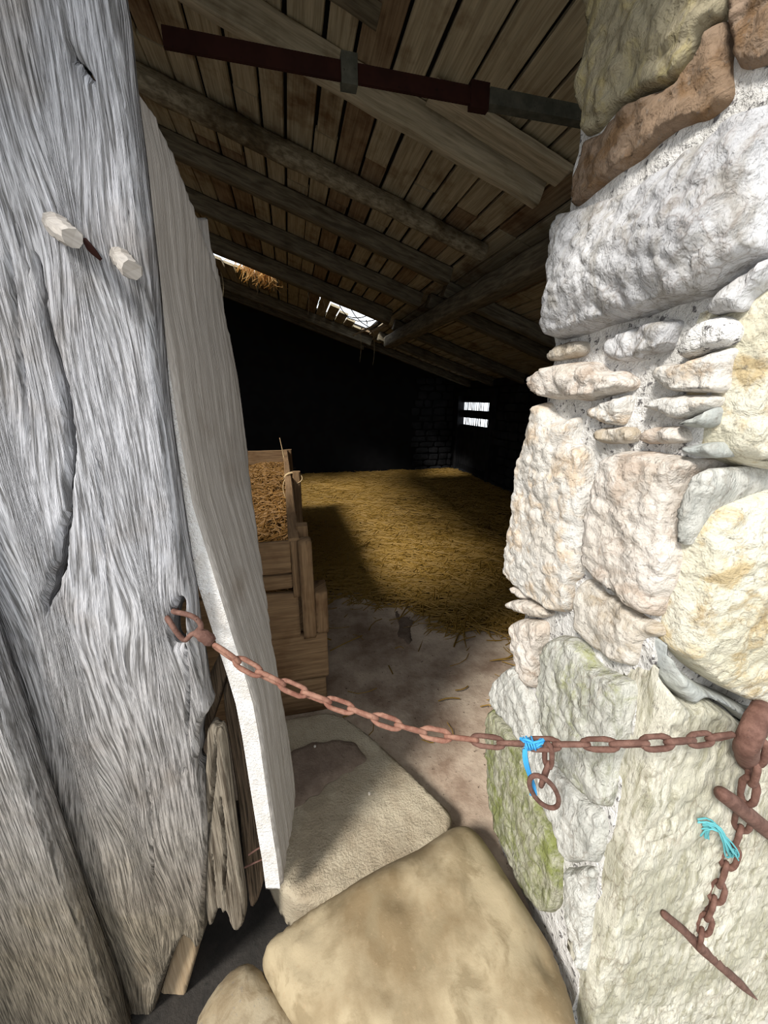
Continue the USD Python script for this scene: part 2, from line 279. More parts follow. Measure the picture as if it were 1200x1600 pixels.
def tube(path, r, n=8, cap=True, closed=False):
    p = np.asarray(path, float); m = len(p); r = np.broadcast_to(np.asarray(r, float), (m,))
    if closed: tg = np.roll(p, -1, 0) - np.roll(p, 1, 0)
    else: tg = np.gradient(p, axis=0)
    tg /= np.maximum(np.linalg.norm(tg, axis=1, keepdims=True), 1e-9)
    ref = np.array([0, 0, 1.0]) if abs(tg[0][2]) < 0.9 else np.array([1.0, 0, 0])
    nn = np.cross(tg[0], ref); nn /= np.linalg.norm(nn); N = []
    for k in range(m):
        nn = nn - tg[k] * np.dot(nn, tg[k]); nn /= np.linalg.norm(nn); N.append(nn)
    N = np.array(N); Bn = np.cross(tg, N)
    a = np.arange(n) / n * 2 * np.pi
    v = (p[:, None] + r[:, None, None] * (np.cos(a)[None, :, None] * N[:, None] + np.sin(a)[None, :, None] * Bn[:, None])).reshape(-1, 3)
    f = []
    for k in range(m if closed else m - 1):
        k2 = (k + 1) % m
        for j in range(n):
            j2 = (j + 1) % n
            f += [[k * n + j, k * n + j2, k2 * n + j2], [k * n + j, k2 * n + j2, k2 * n + j]]
    if not closed and cap:
        v = np.vstack([v, p[0], p[-1]]); c0 = m * n
        for j in range(n):
            j2 = (j + 1) % n
            f += [[c0, j2, j], [c0 + 1, (m - 1) * n + j, (m - 1) * n + j2]]
    return v, np.array(f)
def join(parts):
    vs, fs, n = [], [], 0
    for q in parts:
        v, f = q[0], q[1]; vs.append(v); fs.append(np.asarray(f) + n); n += len(v)
    return np.vstack(vs), np.vstack(fs)
def spline(p, n):
    p = np.asarray(p, float)
    from scipy.interpolate import CubicSpline
    s = np.r_[0, np.cumsum(np.linalg.norm(np.diff(p, axis=0), axis=1))]
    return CubicSpline(s, p)(np.linspace(0, s[-1], n))
def bar(p0, p1, wdir, w, h, nseg=6, noise=0.0, seed=0, taper=1.0, chamfer=0.15):
    """squared timber from p0 to p1; wdir across; h the other way; eight-sided section; returns (v, f, uv)"""
    p0, p1 = np.asarray(p0, float), np.asarray(p1, float); ax = p1 - p0; L = np.linalg.norm(ax); ax /= L
    wd = np.asarray(wdir, float) - ax * np.dot(wdir, ax); wd /= np.linalg.norm(wd); hd = np.cross(ax, wd)
    c = chamfer * min(w, h)
    sec = np.array([(-w / 2 + c, -h / 2), (w / 2 - c, -h / 2), (w / 2, -h / 2 + c), (w / 2, h / 2 - c), (w / 2 - c, h / 2), (-w / 2 + c, h / 2), (-w / 2, h / 2 - c), (-w / 2, -h / 2 + c)])
    per = np.r_[0, np.cumsum(np.linalg.norm(np.diff(np.vstack([sec, sec[:1]]), axis=0), axis=1))]
    vs, uv = [], []
    for k in range(nseg + 1):
        s = k / nseg; sc = 1 + (taper - 1) * s
        q = p0 + ax * L * s + sc * (sec[:, :1] * wd + sec[:, 1:] * hd)
        if noise: q = q + (np.stack([fbm(q * 7 + i * 31.7, 3, seed + i) for i in range(3)], 1) - 0.5) * 2 * noise
        vs.append(q); uv.append(np.c_[per[:8] + seed * 0.37, np.full(8, L * s + seed * 1.3)])
    v = np.vstack(vs); f = []
    for k in range(nseg):
        for j in range(8):
            j2 = (j + 1) % 8; a, b, c_, d = k * 8 + j, k * 8 + j2, (k + 1) * 8 + j2, (k + 1) * 8 + j
            f += [[a, b, c_], [a, c_, d]]
    for j in range(1, 7):
        f += [[0, j + 1, j], [nseg * 8, nseg * 8 + j, nseg * 8 + j + 1]]
    v, uv = np.asarray(v), np.vstack(uv)
    return v, np.array(f), uv
def addbar(name, parent, m, *a, smooth=False, **k):
    lab = {q: k.pop(q) for q in ("label", "cat", "group", "kind") if q in k}
    v, f, uv = bar(*a, **k); return obj(name, (v, f), m, parent, smooth, uv, **lab)
def box_uv(p0, p1):
    pass
def grid_surface(u, v, zf):
    uu, vv = np.meshgrid(u, v); P = zf(uu, vv).reshape(-1, 3); nu, nv = len(u), len(v)
    i = np.arange(nu * nv).reshape(nv, nu); a, b, c, d = i[:-1, :-1].ravel(), i[:-1, 1:].ravel(), i[1:, 1:].ravel(), i[1:, :-1].ravel()
    return P, np.vstack([np.c_[a, b, c], np.c_[a, c, d]])
def cuboid(u0, u1, v0, v1, z0, z1):
    c = trimesh.creation.box((1, 1, 1)); q = c.vertices + 0.5
    return B(u0 + (u1 - u0) * q[:, 0], v0 + (v1 - v0) * q[:, 1], z0 + (z1 - z0) * q[:, 2]), c.faces

# ------------------------------------------------------------------ ground and floor
def ground_z(x, y): return -0.30 + 0.04 * fbm(np.stack([x * 2, y * 2, 0 * x], -1), 3, 3)
gv, gf = grid_surface(np.linspace(-9, 9, 60), np.linspace(-9, 0.62, 40), lambda u, v: B(u, v, 0) + Z * (-0.34 + 0.05 * fbm(np.stack([u, v, 0 * u], -1), 3, 3))[..., None])
obj("ground", (gv, gf), M["yard"], smooth=True, label="pale gravel yard outside the stable doorway", cat="ground", kind="structure")
gv, gf = grid_surface(np.linspace(-1.4, 0.9, 60), np.linspace(0.0, 1.6, 50), lambda u, v: B(u, v, 0) + Z * (-0.27 + 0.06 * fbm(np.stack([u * 6, v * 6, 0 * u], -1), 3, 4))[..., None])
obj("soil", (gv, gf), M["soil"], smooth=True, label="dark damp soil in the gaps under the threshold stones", cat="soil", kind="structure")
fl = grid_surface(np.linspace(U_LEFT, U_WALL, 120), np.linspace(0.0, 1.0, 120), lambda u, w: (lambda v: B(u, v, 0) + Z * (0.03 * (fbm(np.stack([u * 1.6, v * 1.6, 0 * u], -1), 4, 5) - 0.5))[..., None])((0.98 - 0.46 * np.clip((u - 0.02) / 0.2, 0, 1)) * (1 - w) + V_FAR * w))
obj("floor", fl, M["floor"], smooth=True, label="stained brown concrete floor inside the stable", cat="floor", kind="structure")

# ------------------------------------------------------------------ right jamb and front wall: coursed rubble, each stone traced to its place on the jamb
C = R * U_JAMB + D * V_FRONT
def on_reveal(px, py): P = at_u(px, py, U_JAMB); return np.array([float(P @ D) - V_FRONT, P[2]])
def on_front(px, py): P = at_v(px, py, V_FRONT); return np.array([float(P @ R) - U_JAMB, P[2]])
def place_reveal(a, b, c): return B(U_JAMB - c, V_FRONT + a, b)
def place_front(a, b, c): return B(U_JAMB + a, V_FRONT - c, b)
wall = thing("wall_front", "rough limestone rubble wall with white mortar at the right of the doorway", "wall", kind="structure")
def core(u0, u1, v0, v1, z0, z1, n=90, amp=0.012, name="mortar"):
    b = trimesh.creation.box((1, 1, 1)); v = b.vertices + 0.5
    m = trimesh.Trimesh(B(u0 + (u1 - u0) * v[:, 0], v0 + (v1 - v0) * v[:, 1], z0 + (z1 - z0) * v[:, 2]), b.faces)
    m = m.subdivide_to_size(n, max_iter=12); m.merge_vertices()
    q = np.array(m.vertices)
    off = np.stack([fbm(q * 14 + k * 17.3, 4, k) for k in range(3)], 1) - 0.5
    m.vertices = q + off * 2 * amp
    return m
obj("mortar", core(U_JAMB + 0.010, U_JAMB + 0.42, V_FRONT + 0.022, 0.690, -0.3, 2.25, 0.011, 0.012), M["mortar"], wall, True)
def stone(px, m, front=False, proud=0.012, depth=0.22, rnd=0.010, amp=0.007, fr=9.0, bulge=0.008, seed=0, res=0.0048, dip=None, flare=0.0, chip=0.034):
    fn = on_front if front else on_reveal
    loop = np.array([fn(*q) for q in px])
    if front: loop[:, 0] = np.maximum(loop[:, 0], 0.010); depth = 0.06
    else: loop[:, 0] = np.maximum(loop[:, 0], -0.012)
    loop = smooth_loop(loop, 1, 0.20) if Polygon(loop).area < 0.006 else smooth_loop(loop, 2, 0.20)
    if Polygon(loop).area < 0.006: bulge, rnd, proud = 0.001, min(rnd, 0.006), min(proud, 0.009)
    rs = np.random.default_rng(seed + 5)
    from scipy.spatial import cKDTree
    lo, hi = loop.min(0) - 0.05, loop.max(0) + 0.05
    cells = cKDTree(rs.uniform(lo, hi, (max(8, int(np.prod(hi - lo) / chip ** 2)), 2)))
    def h(a, b):
        q = np.stack([a, b, np.full_like(a, seed * 3.1)], -1)
        wq = np.c_[a, b] + 0.6 * chip * np.stack([fbm(q * 20 + k * 9, 3, seed + k) - 0.5 for k in range(2)], -1) * 2
        dk, _ = cells.query(wq, k=2)
        r1 = 1 - np.abs(2 * fbm(q * fr + 5, 3, seed) - 1)
        r2 = 1 - np.abs(2 * fbm(q * fr * [3.2, 3.2, 1], 3, seed + 3) - 1)
        out = proud + amp * (2.4 * (fbm(q * fr * 0.6, 2, seed + 9) - 0.5) + 1.3 * (r1 - 0.75) + 0.75 * (r2 - 0.7)) + 0.0022 * (fbm(q * 60, 2, seed + 4) - 0.5) * 2
        out = out + amp * 0.9 * (0.55 - dk[:, 0] / chip) + amp * 0.5 * np.clip((dk[:, 1] - dk[:, 0]) / chip * 3 - 1, -1, 0)
        if dip: out = out + dip(a, b)
        return out
    v, f, uv = body(loop, depth, res, rnd, h, place_front if front else place_reveal, side_noise=0.004, bulge=bulge, seed=seed, flare=flare)
    return obj("stone", (v, f), m, wall, True)
S = [
 # px outline, material, options
 ([(905,-60),(910,0),(921,52),(911,93),(900,146),(910,181),(908,215),(935,205),(960,170),(990,150),(1060,125),(1085,80),(1100,45),(1133,20),(1135,-60)], "olive", dict(proud=0.010, amp=0.006, rnd=0.008)),
 ([(1133,24),(1102,48),(1088,84),(1062,128),(992,154),(962,174),(937,208),(908,217),(904,239),(891,277),(888,315),(897,325),(946,280),(996,248),(1025,222),(1054,204),(1083,192),(1104,187),(1142,152),(1135,100)], "brown", dict(proud=0.004, amp=0.007, rnd=0.008, bulge=0.002)),
 ([(1140,-60),(1275,-60),(1275,70),(1200,96),(1150,112),(1140,60)], "brown", dict(proud=0.004)),
 ([(894,329),(879,358),(872,402),(867,460),(860,516),(870,533),(917,520),(946,508),(990,498),(1019,490),(1054,475),(1098,463),(1121,455),(1156,420),(1185,401),(1230,378),(1240,150),(1200,166),(1171,180),(1127,212),(1072,250),(1010,293),(950,315),(905,328)], "grey", dict(proud=0.022, amp=0.0055, bulge=0.03, fr=9, chip=0.022)),
 ([(1104,486),(1121,460),(1158,430),(1187,407),(1215,392),(1215,425),(1165,463),(1158,488),(1135,487),(1115,494)], "grey", dict(proud=0.016)),
 ([(853,554),(870,539),(888,533),(911,533),(913,548),(900,558),(868,564),(854,564)], "beige", dict(proud=0.006, rnd=0.01)),
 ([(940,548),(946,530),(975,516),(1013,504),(1048,498),(1060,501),(1051,527),(1042,548),(1005,554),(1002,562),(967,565),(946,560)], "grey", dict(proud=0.010)),
 ([(1089,507),(1112,494),(1136,494),(1153,510),(1147,533),(1130,542),(1107,548),(1077,562),(1066,560),(1061,548)], "mortar", dict(proud=0.020, amp=0.005)),
 ([(838,590),(862,570),(902,565),(932,565),(949,582),(970,578),(990,593),(988,608),(961,617),(920,628),(891,624),(862,625),(843,614)], "pink", dict(proud=0.018, amp=0.010)),
 ([(1018,585),(1034,567),(1060,569),(1086,560),(1110,550),(1146,541),(1134,568),(1131,614),(1089,614),(1042,611),(1028,596)], "white", dict(proud=0.012)),
 ([(996,634),(1042,617),(1127,617),(1115,640),(1060,658),(1034,646)], "white", dict(proud=0.009)),
 ([(919,637),(952,625),(984,614),(978,646),(972,666),(943,663),(923,652)], "white", dict(proud=0.009)),
 ([(1057,660),(1089,652),(1122,630),(1114,669),(1072,668)], "slate", dict(proud=0.012, rnd=0.008)),
 ([(929,669),(985,666),(995,676),(992,693),(940,694),(931,686)], "beige", dict(proud=0.012, rnd=0.008)),
 ([(1004,680),(1012,668),(1060,665),(1072,673),(1074,692),(1030,694),(1004,694)], "pink", dict(proud=0.016, rnd=0.008)),
 ([(1058,700),(1100,692),(1120,690),(1122,716),(1095,716),(1070,708)], "slate", dict(proud=0.014, rnd=0.008)),
 ([(840,631),(857,627),(865,646),(876,658),(902,649),(905,663),(897,692),(920,701),(917,751),(924,774),(917,797),(914,830),(908,873),(905,902),(894,911),(891,957),(865,957),(824,931),(800,908),(792,893),(792,864),(803,818),(808,762),(815,716),(827,687)], "white", dict(proud=0.014, amp=0.006, fr=12, bulge=0.012, chip=0.028)),
 ([(929,770),(937,742),(957,706),(1002,704),(1042,710),(1084,718),(1070,748),(1066,762),(1050,818),(1060,873),(1048,917),(1038,931),(1028,968),(996,953),(967,926),(942,909),(921,888),(917,858),(922,806)], "pink", dict(proud=0.016, amp=0.005, fr=12, chip=0.025)),
 ([(1080,745),(1110,728),(1114,760),(1094,795),(1088,820),(1068,860),(1060,825),(1072,772)], "pale", dict(proud=0.006)),
 ([(897,922),(911,904),(930,910),(941,930),(965,933),(994,959),(1028,977),(1034,995),(1002,998),(990,1046),(955,1033),(920,1010),(897,981),(895,963)], "beige", dict(proud=0.004, amp=0.006)),
 ([(798,917),(809,914),(824,930),(822,938),(806,931)], "pink", dict(proud=0.010, rnd=0.008)),
 ([(793,940),(818,934),(847,949),(862,961),(841,967),(815,957),(798,951)], "pink", dict(proud=0.013, rnd=0.010)),
 ([(800,972),(818,966),(850,970),(853,995),(841,1028),(838,1074),(830,1077),(815,1054),(803,1010)], "pink", dict(proud=0.008)),
 ([(855,1006),(872,992),(905,1000),(931,1040),(960,1054),(990,1066),(986,1117),(976,1160),(962,1193),(958,1239),(950,1268),(913,1239),(867,1181),(848,1123),(842,1076)], "green", dict(proud=0.016, amp=0.006, fr=7)),
 ([(768,1067),(784,1052),(802,1038),(817,1060),(830,1085),(838,1120),(852,1170),(870,1196),(915,1246),(950,1278),(934,1352),(914,1346),(890,1352),(872,1300),(846,1250),(824,1180),(806,1140),(780,1115),(766,1100)], "pale", dict(proud=0.010, amp=0.006, fr=8)),
 ([(766,1104),(780,1119),(804,1144),(821,1184),(843,1254),(869,1304),(876,1350),(874,1415),(855,1432),(825,1398),(800,1342),(770,1277),(762,1190),(763,1140)], "moss", dict(proud=0.012, amp=0.005, fr=8)),
 ([(880,1415),(880,1356),(892,1358),(914,1352),(933,1358),(925,1400),(917,1480),(908,1530),(893,1470)], "pale", dict(proud=0.000, amp=0.008)),
 # outer face
 ([(992,1056),(1008,1028),(1030,1062),(1045,1077),(1068,1100),(1084,1085),(1110,1094),(1140,1114),(1165,1137),(1290,1150),(1265,1400),(1207,1525),(1180,1575),(1170,1680),(915,1680),(912,1560),(925,1480),(940,1390),(952,1320),(968,1230),(985,1150)], "slab", dict(front=True, proud=0.018, amp=0.0045, fr=6, bulge=0.012, chip=0.05)),
 ([(1022,1036),(1035,1006),(1047,1034),(1075,1058),(1105,1080),(1160,1102),(1177,1116),(1290,1128),(1290,1146),(1166,1133),(1140,1110),(1110,1090),(1086,1082),(1066,1095),(1042,1070)], "slate", dict(front=True, proud=0.010, amp=0.004, rnd=0.006)),
 ([(1036,985),(1042,930),(1067,860),(1082,820),(1112,792),(1160,768),(1215,748),(1290,740),(1295,1120),(1200,1100),(1140,1082),(1100,1060),(1060,1026),(1047,1012)], "yellow", dict(front=True, proud=0.020, amp=0.0045, bulge=0.02, chip=0.026)),
 ([(1165,470),(1215,425),(1290,400),(1295,725),(1215,738),(1160,730),(1127,707),(1115,672),(1124,622),(1142,572),(1152,522)], "yellow", dict(front=True, proud=0.022, amp=0.007, bulge=0.015)),
 ([(1212,1530),(1292,1410),(1310,1700),(1178,1680),(1188,1582)], "slate", dict(front=True, proud=-0.006, amp=0.005)),
]
for k, (px, m, o) in enumerate(S): stone(px, M[m], seed=k * 7 + 1, **o)
rs0 = np.random.default_rng(77); zz = -0.25; kk = 0
while zz < 1.9:                                      # the outer face goes on to the right of the picture
    hh = rs0.uniform(0.13, 0.26); aa = 0.50 + rs0.uniform(-0.02, 0.05)
    while aa < 1.9:
        ww_ = rs0.uniform(0.16, 0.40); j_ = rs0.uniform(-0.02, 0.02, (6, 2))
        loop = np.array([(aa, zz), (aa + ww_ / 2, zz), (aa + ww_, zz), (aa + ww_, zz + hh), (aa + ww_ / 2, zz + hh), (aa, zz + hh)]) + j_
        if loop[:, 1].max() < roof_z(U_JAMB + aa + ww_) - 0.05:
            kk += 1
            v_, f_, _ = body(smooth_loop(loop, 2, 0.22), 0.06, 0.014, 0.012, lambda a, b: 0.012 + 0.016 * (fbm(np.stack([a * 9, b * 9, 0 * a + kk], -1), 4, kk) - 0.5), place_front, seed=kk, rows=2, bulge=0.01)
            obj("stone", (v_, f_), M[["white", "pale", "yellow", "beige", "grey", "slab"][int(rs0.integers(6))]], wall, True)
        aa += ww_ + 0.025
    zz += hh + 0.022
# the rest of the front wall, out of the picture: it closes the stable
obj("rubble_core", core(U_JAMB + 0.42, U_WALL + 0.4, V_FRONT + 0.016, 0.690, -0.3, 1.47, 0.12, 0.012), M["mortar"], wall, True)
obj("rubble_core", core(U_LEFT - 0.3, -1.05, V_FRONT, 0.690, -0.3, 2.6, 0.15, 0.012), M["mortar"], wall, True)

us_ = np.array([-1.05, U_JAMB + 0.44]); q_ = np.array([(us_[0], 2.02), (us_[1], 2.02), (us_[1], roof_z(us_[1]) - 0.01), (us_[0], roof_z(us_[0]) - 0.01)])
gv_ = np.vstack([B(q_[:, 0], np.full(4, vv), q_[:, 1]) for vv in (V_FRONT + 0.02, 0.69)])
obj("rubble_core", (gv_, np.array([[0, 1, 2], [0, 2, 3], [6, 5, 4], [7, 6, 4], [0, 4, 5], [0, 5, 1], [1, 5, 6], [1, 6, 2], [2, 6, 7], [2, 7, 3], [3, 7, 4], [3, 4, 0]])), M["mortar"], wall)
obj("lintel", core(-1.3, U_JAMB + 0.35, V_FRONT - 0.01, 0.70, 1.90, 2.04, 0.03, 0.01), M["dark_rafter"], wall, True, np.zeros((1, 2)) if False else None)
# ------------------------------------------------------------------ other walls
w = thing("wall_far", "back wall of the stable, coloured near black to read as unlit", "wall", kind="structure")
def gable(v0, v1):
    us = np.array([U_LEFT - 0.3, U_WALL + 0.06]); top = np.array([roof_z(us[0]), roof_z(us[1])])
    p = [(us[0], -0.2), (us[1], -0.2), (us[1], top[1]), (us[0], top[0])]
    v = np.vstack([B(np.array([q[0] for q in p]), np.full(4, vv), np.array([q[1] for q in p])) for vv in (v0, v1)])
    f = [[0, 1, 2], [0, 2, 3], [6, 5, 4], [7, 6, 4], [0, 4, 5], [0, 5, 1], [1, 5, 6], [1, 6, 2], [2, 6, 7], [2, 7, 3], [3, 7, 4], [3, 4, 0]]
    return v, np.array(f)
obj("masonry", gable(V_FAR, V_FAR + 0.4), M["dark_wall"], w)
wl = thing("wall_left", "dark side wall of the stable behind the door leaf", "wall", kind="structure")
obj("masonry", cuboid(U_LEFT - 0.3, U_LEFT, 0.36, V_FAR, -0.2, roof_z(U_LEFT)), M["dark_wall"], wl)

# right wall with its boarded opening
W0, W1, ZB, ZT = 5.00, 6.10, 0.16, 1.26
wr = thing("wall_right", "dim rubble side wall with a boarded hatch near the far corner", "wall", kind="structure")
zt = roof_z(U_WALL)
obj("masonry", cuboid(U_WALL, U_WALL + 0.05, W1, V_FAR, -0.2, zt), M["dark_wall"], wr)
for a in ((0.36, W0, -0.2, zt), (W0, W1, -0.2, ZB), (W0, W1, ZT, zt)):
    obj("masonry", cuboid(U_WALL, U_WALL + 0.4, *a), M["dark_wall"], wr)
def rough_block(u0, u1, v0, v1, z0, z1, seed):
    rs = np.random.default_rng(seed); c = 0.018
    b = trimesh.creation.box((1, 1, 1)).subdivide(); q = np.array(b.vertices) * 2
    n = np.linalg.norm(q, axis=1, keepdims=True); q = q * 0.6 + (q / n) * 0.52
    q = q / np.abs(q).max(0); q = q + rs.uniform(-0.13, 0.13, q.shape)
    q = (q + 1) / 2
    return B(u0 + (u1 - u0) * q[:, 0], v0 + (v1 - v0) * q[:, 1], z0 + (z1 - z0) * q[:, 2]), b.faces
z, row = 0.0, 0
rs = np.random.default_rng(3)
while z < zt - 0.05:
    hh = rs.uniform(0.09, 0.14); v = 3.2 + rs.uniform(-0.1, 0)
    while v < V_FAR:
        ww = rs.uniform(0.14, 0.30)
        v1 = min(v + ww, V_FAR)
        if not (v1 > W0 - 0.06 and v < W1 + 0.06 and z + hh > ZB and z < ZT + 0.06) and v1 - v > 0.05:
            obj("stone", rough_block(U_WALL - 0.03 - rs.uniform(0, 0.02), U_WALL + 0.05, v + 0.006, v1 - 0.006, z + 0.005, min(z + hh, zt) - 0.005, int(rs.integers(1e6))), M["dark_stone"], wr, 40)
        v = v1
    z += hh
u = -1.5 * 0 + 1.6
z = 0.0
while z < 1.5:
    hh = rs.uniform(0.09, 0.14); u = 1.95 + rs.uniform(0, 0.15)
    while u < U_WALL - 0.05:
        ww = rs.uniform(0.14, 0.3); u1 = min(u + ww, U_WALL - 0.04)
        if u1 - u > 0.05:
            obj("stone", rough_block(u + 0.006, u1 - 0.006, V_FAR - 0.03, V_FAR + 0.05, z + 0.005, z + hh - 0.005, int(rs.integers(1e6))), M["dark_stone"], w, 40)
        u = u1
    z += hh
win = thing("window_1", "boarded hatch with two bright slots letting in daylight", "window", kind="structure")
dw = M["dark_rafter"]
for nm, a in (("post", (U_WALL - 0.06, U_WALL + 0.06, W0 - 0.07, W0 + 0.02, 0.0, ZT + 0.02)), ("post", (U_WALL - 0.05, U_WALL + 0.06, W1 - 0.02, W1 + 0.06, 0.0, ZT + 0.02)), ("lintel", (U_WALL - 0.06, U_WALL + 0.1, W0 - 0.1, W1 + 0.1, ZT, ZT + 0.09))):
    obj(nm, cuboid(*a), M["dark_stone"], win)
for z0, z1 in ((1.160, ZT), (0.925, 1.040), (0.64, 0.812), (0.40, 0.655), (ZB, 0.415)):
    obj("plank", cuboid(U_WALL + 0.018, U_WALL + 0.036, W0, W1, z0, z1), M["dark_stone"], win)
for z0, z1 in ((1.035, 1.165), (0.807, 0.93)):
    vv = W0 + 0.03
    while vv < W1 - 0.02:
        wv = rs.uniform(0.006, 0.016)
        if vv > W0 + 0.42 or rs.random() < 0.6:
            obj("slat", cuboid(U_WALL + 0.036, U_WALL + 0.040, vv, vv + wv, z0 - 0.01, z1 + 0.01), M["dark_stone"], win)
        vv += wv + rs.uniform(0.02, 0.085)

# ------------------------------------------------------------------ roof: boards running into the stable, on rafters that fall to the right
ceil = thing("ceiling", "underside of the board roof sloping down to the right", "ceiling", kind="structure")
def hole_v(u):                                       # torn strip between two rafters where the sky shows
    if -1.15 < u < -0.05: return 4.36, 4.70 + 0.08 * math.sin(u * 9)
    if 0.40 < u < 1.06: return 4.36, 4.46 + 0.85 * min(1, (u - 0.40) / 0.55)
    return None
LIGHT_GAP = (-3.05, -0.92, 0.55, 3.9)                    # unseen opening added over the manger to let daylight onto the straw
u = U_LEFT - 0.1; k = 0
while u < U_WALL + 0.3:
    ww = rs.uniform(0.092, 0.122); uc = u + ww / 2
    segs, j = [], rs.choice([2.05, 2.55, 3.3])
    hv = hole_v(uc)
    segs = [(0.30, j), (j, hv[0] + rs.uniform(-0.06, 0.03)), (hv[1] + rs.uniform(-0.05, 0.05), V_FAR + 0.3)] if hv else [(0.30, j), (j, V_FAR + 0.3)]
    if LIGHT_GAP[0] < uc < LIGHT_GAP[1]: segs = [(0.30, LIGHT_GAP[2] + rs.uniform(-0.15, 0.1)), (LIGHT_GAP[3] + rs.uniform(-0.15, 0.15), segs[-1][0] if False else 4.3), (segs[-1][0], segs[-1][1])] if hv else [(0.30, LIGHT_GAP[2] + rs.uniform(-0.15, 0.1)), (LIGHT_GAP[3] + rs.uniform(-0.15, 0.15), V_FAR + 0.3)]
    for a, b in segs:
        a, b = a + 0.004, b - 0.004
        s0, s1 = rs.uniform(-0.004, 0.004, 2); g0, g1 = rs.uniform(0.006, 0.018, 2)
        p0, p1 = B(uc + s0, a, roof_z(uc) + 0.011), B(uc + s1, b, roof_z(uc) + 0.011 + rs.uniform(-0.003, 0.003))
        wd = R - Z * T + D * 0
        v_, f_, uv_ = bar(p0, p1, wd, (ww - g0) / math.cos(math.atan(T)), 0.022, 3, 0.0, k, chamfer=0.12)
        obj("board", (v_, f_), M["roof_board"] if rs.random() < 0.72 else M["roof_board2"], ceil, False, uv_)
        k += 1
    u += ww
def sheet(u0, u1, v0, v1, z=0.040, t=0.02):
    q = np.array([(a, b) for a in (u0, u1) for b in (v0, v1)])
    v = np.vstack([B(q[:, 0], q[:, 1], roof_z(q[:, 0]) + z + d) for d in (0, t)])
    return v, trimesh.convex.convex_hull(v).faces if False else np.array([[0, 1, 3], [0, 3, 2], [4, 7, 5], [4, 6, 7], [0, 2, 6], [0, 6, 4], [1, 5, 7], [1, 7, 3], [0, 4, 5], [0, 5, 1], [2, 3, 7], [2, 7, 6]])
obj("roof_covering", join([sheet(LIGHT_GAP[1], U_WALL + 0.4, 0.25, 4.33), sheet(U_LEFT - 0.3, LIGHT_GAP[0], 0.25, 4.33), sheet(LIGHT_GAP[0], LIGHT_GAP[1], 0.25, LIGHT_GAP[2]), sheet(LIGHT_GAP[0], LIGHT_GAP[1], LIGHT_GAP[3], 4.33), sheet(U_LEFT - 0.3, 0.40, 4.93, 5.35), sheet(U_LEFT - 0.3, U_WALL + 0.4, 5.35, V_FAR + 0.4), sheet(U_LEFT - 0.3, -1.17, 4.33, 4.93), sheet(-0.05, 0.40, 4.33, 4.93), sheet(1.06, U_WALL + 0.4, 4.33, 5.35)]), M["cover"], ceil)

def rafter(v, u0, u1, w, h, m, label, off=0.0, nz=0.006, seed=0, v1=None, log=False):
    t = thing("rafter", label, "rafter", loc=B(u0, v, 0))
    p0, p1 = B(u0, v, roof_z(u0) - h / 2 - 0.004 - off), B(u1, v if v1 is None else v1, roof_z(u1) - h / 2 - 0.004 - off)
    if log:
        s = np.linspace(0, 1, 60)[:, None]; path = p0 + (p1 - p0) * s; path[:, 2] += 0.006 * np.sin(s[:, 0] * 7); path += D * (0.012 * np.sin(s * 5 + 1))
        vv, ff = tube(path, h / 2 * (1 + 0.06 * np.sin(s[:, 0] * 11)), 14)
        vv = vv + (np.stack([fbm(vv * 16 + i * 9.1, 3, seed + i) for i in range(3)], 1) - 0.5) * 2 * nz
        L = np.linalg.norm(p1 - p0); uv = np.vstack([np.c_[np.tile(np.arange(14) / 14 * h * 3, 60), np.repeat(np.linspace(0, L, 60), 14)], [[0, 0], [0, L]]])
        obj("timber", (vv, ff), m, t, True, uv)
    else:
        vv, ff, uv = bar(p0, p1, D, w, h, 40, nz, seed); obj("timber", (vv, ff), m, t, True, uv)
    return t
RA = M["rafter"]; LG = M["log"]; DR = M["dark_rafter"]
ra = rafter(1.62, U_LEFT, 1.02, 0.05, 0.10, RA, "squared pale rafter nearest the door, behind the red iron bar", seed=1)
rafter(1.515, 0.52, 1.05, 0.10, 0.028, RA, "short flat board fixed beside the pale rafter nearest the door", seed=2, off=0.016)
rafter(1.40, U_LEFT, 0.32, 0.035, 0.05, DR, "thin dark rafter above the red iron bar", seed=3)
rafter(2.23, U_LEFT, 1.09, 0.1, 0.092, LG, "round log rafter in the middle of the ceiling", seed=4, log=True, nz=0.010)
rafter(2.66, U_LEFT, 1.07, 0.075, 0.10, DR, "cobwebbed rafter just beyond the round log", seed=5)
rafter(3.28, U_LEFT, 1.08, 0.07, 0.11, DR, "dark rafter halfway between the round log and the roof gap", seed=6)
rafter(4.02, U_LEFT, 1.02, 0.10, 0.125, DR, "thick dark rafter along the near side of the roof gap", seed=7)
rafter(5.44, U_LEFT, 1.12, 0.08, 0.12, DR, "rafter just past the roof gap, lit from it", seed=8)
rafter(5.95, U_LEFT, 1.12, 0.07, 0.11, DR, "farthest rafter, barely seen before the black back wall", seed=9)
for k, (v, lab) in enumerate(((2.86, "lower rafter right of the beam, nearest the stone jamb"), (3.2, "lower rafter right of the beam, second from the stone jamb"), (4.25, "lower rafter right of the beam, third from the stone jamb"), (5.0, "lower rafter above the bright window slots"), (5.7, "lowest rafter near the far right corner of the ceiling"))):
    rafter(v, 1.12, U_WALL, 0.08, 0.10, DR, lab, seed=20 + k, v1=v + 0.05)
t = thing("purlin", "heavy squared beam running into the dark under the rafter ends", "beam", loc=B(1.18, 0.7, 0))
vv, ff, uv = bar(B(1.17, 0.70, roof_z(1.17) - 0.19), B(1.15, 4.55, roof_z(1.15) - 0.175), R, 0.13, 0.12, 40, 0.008, 31); obj("timber", (vv, ff), DR, t, True, uv)
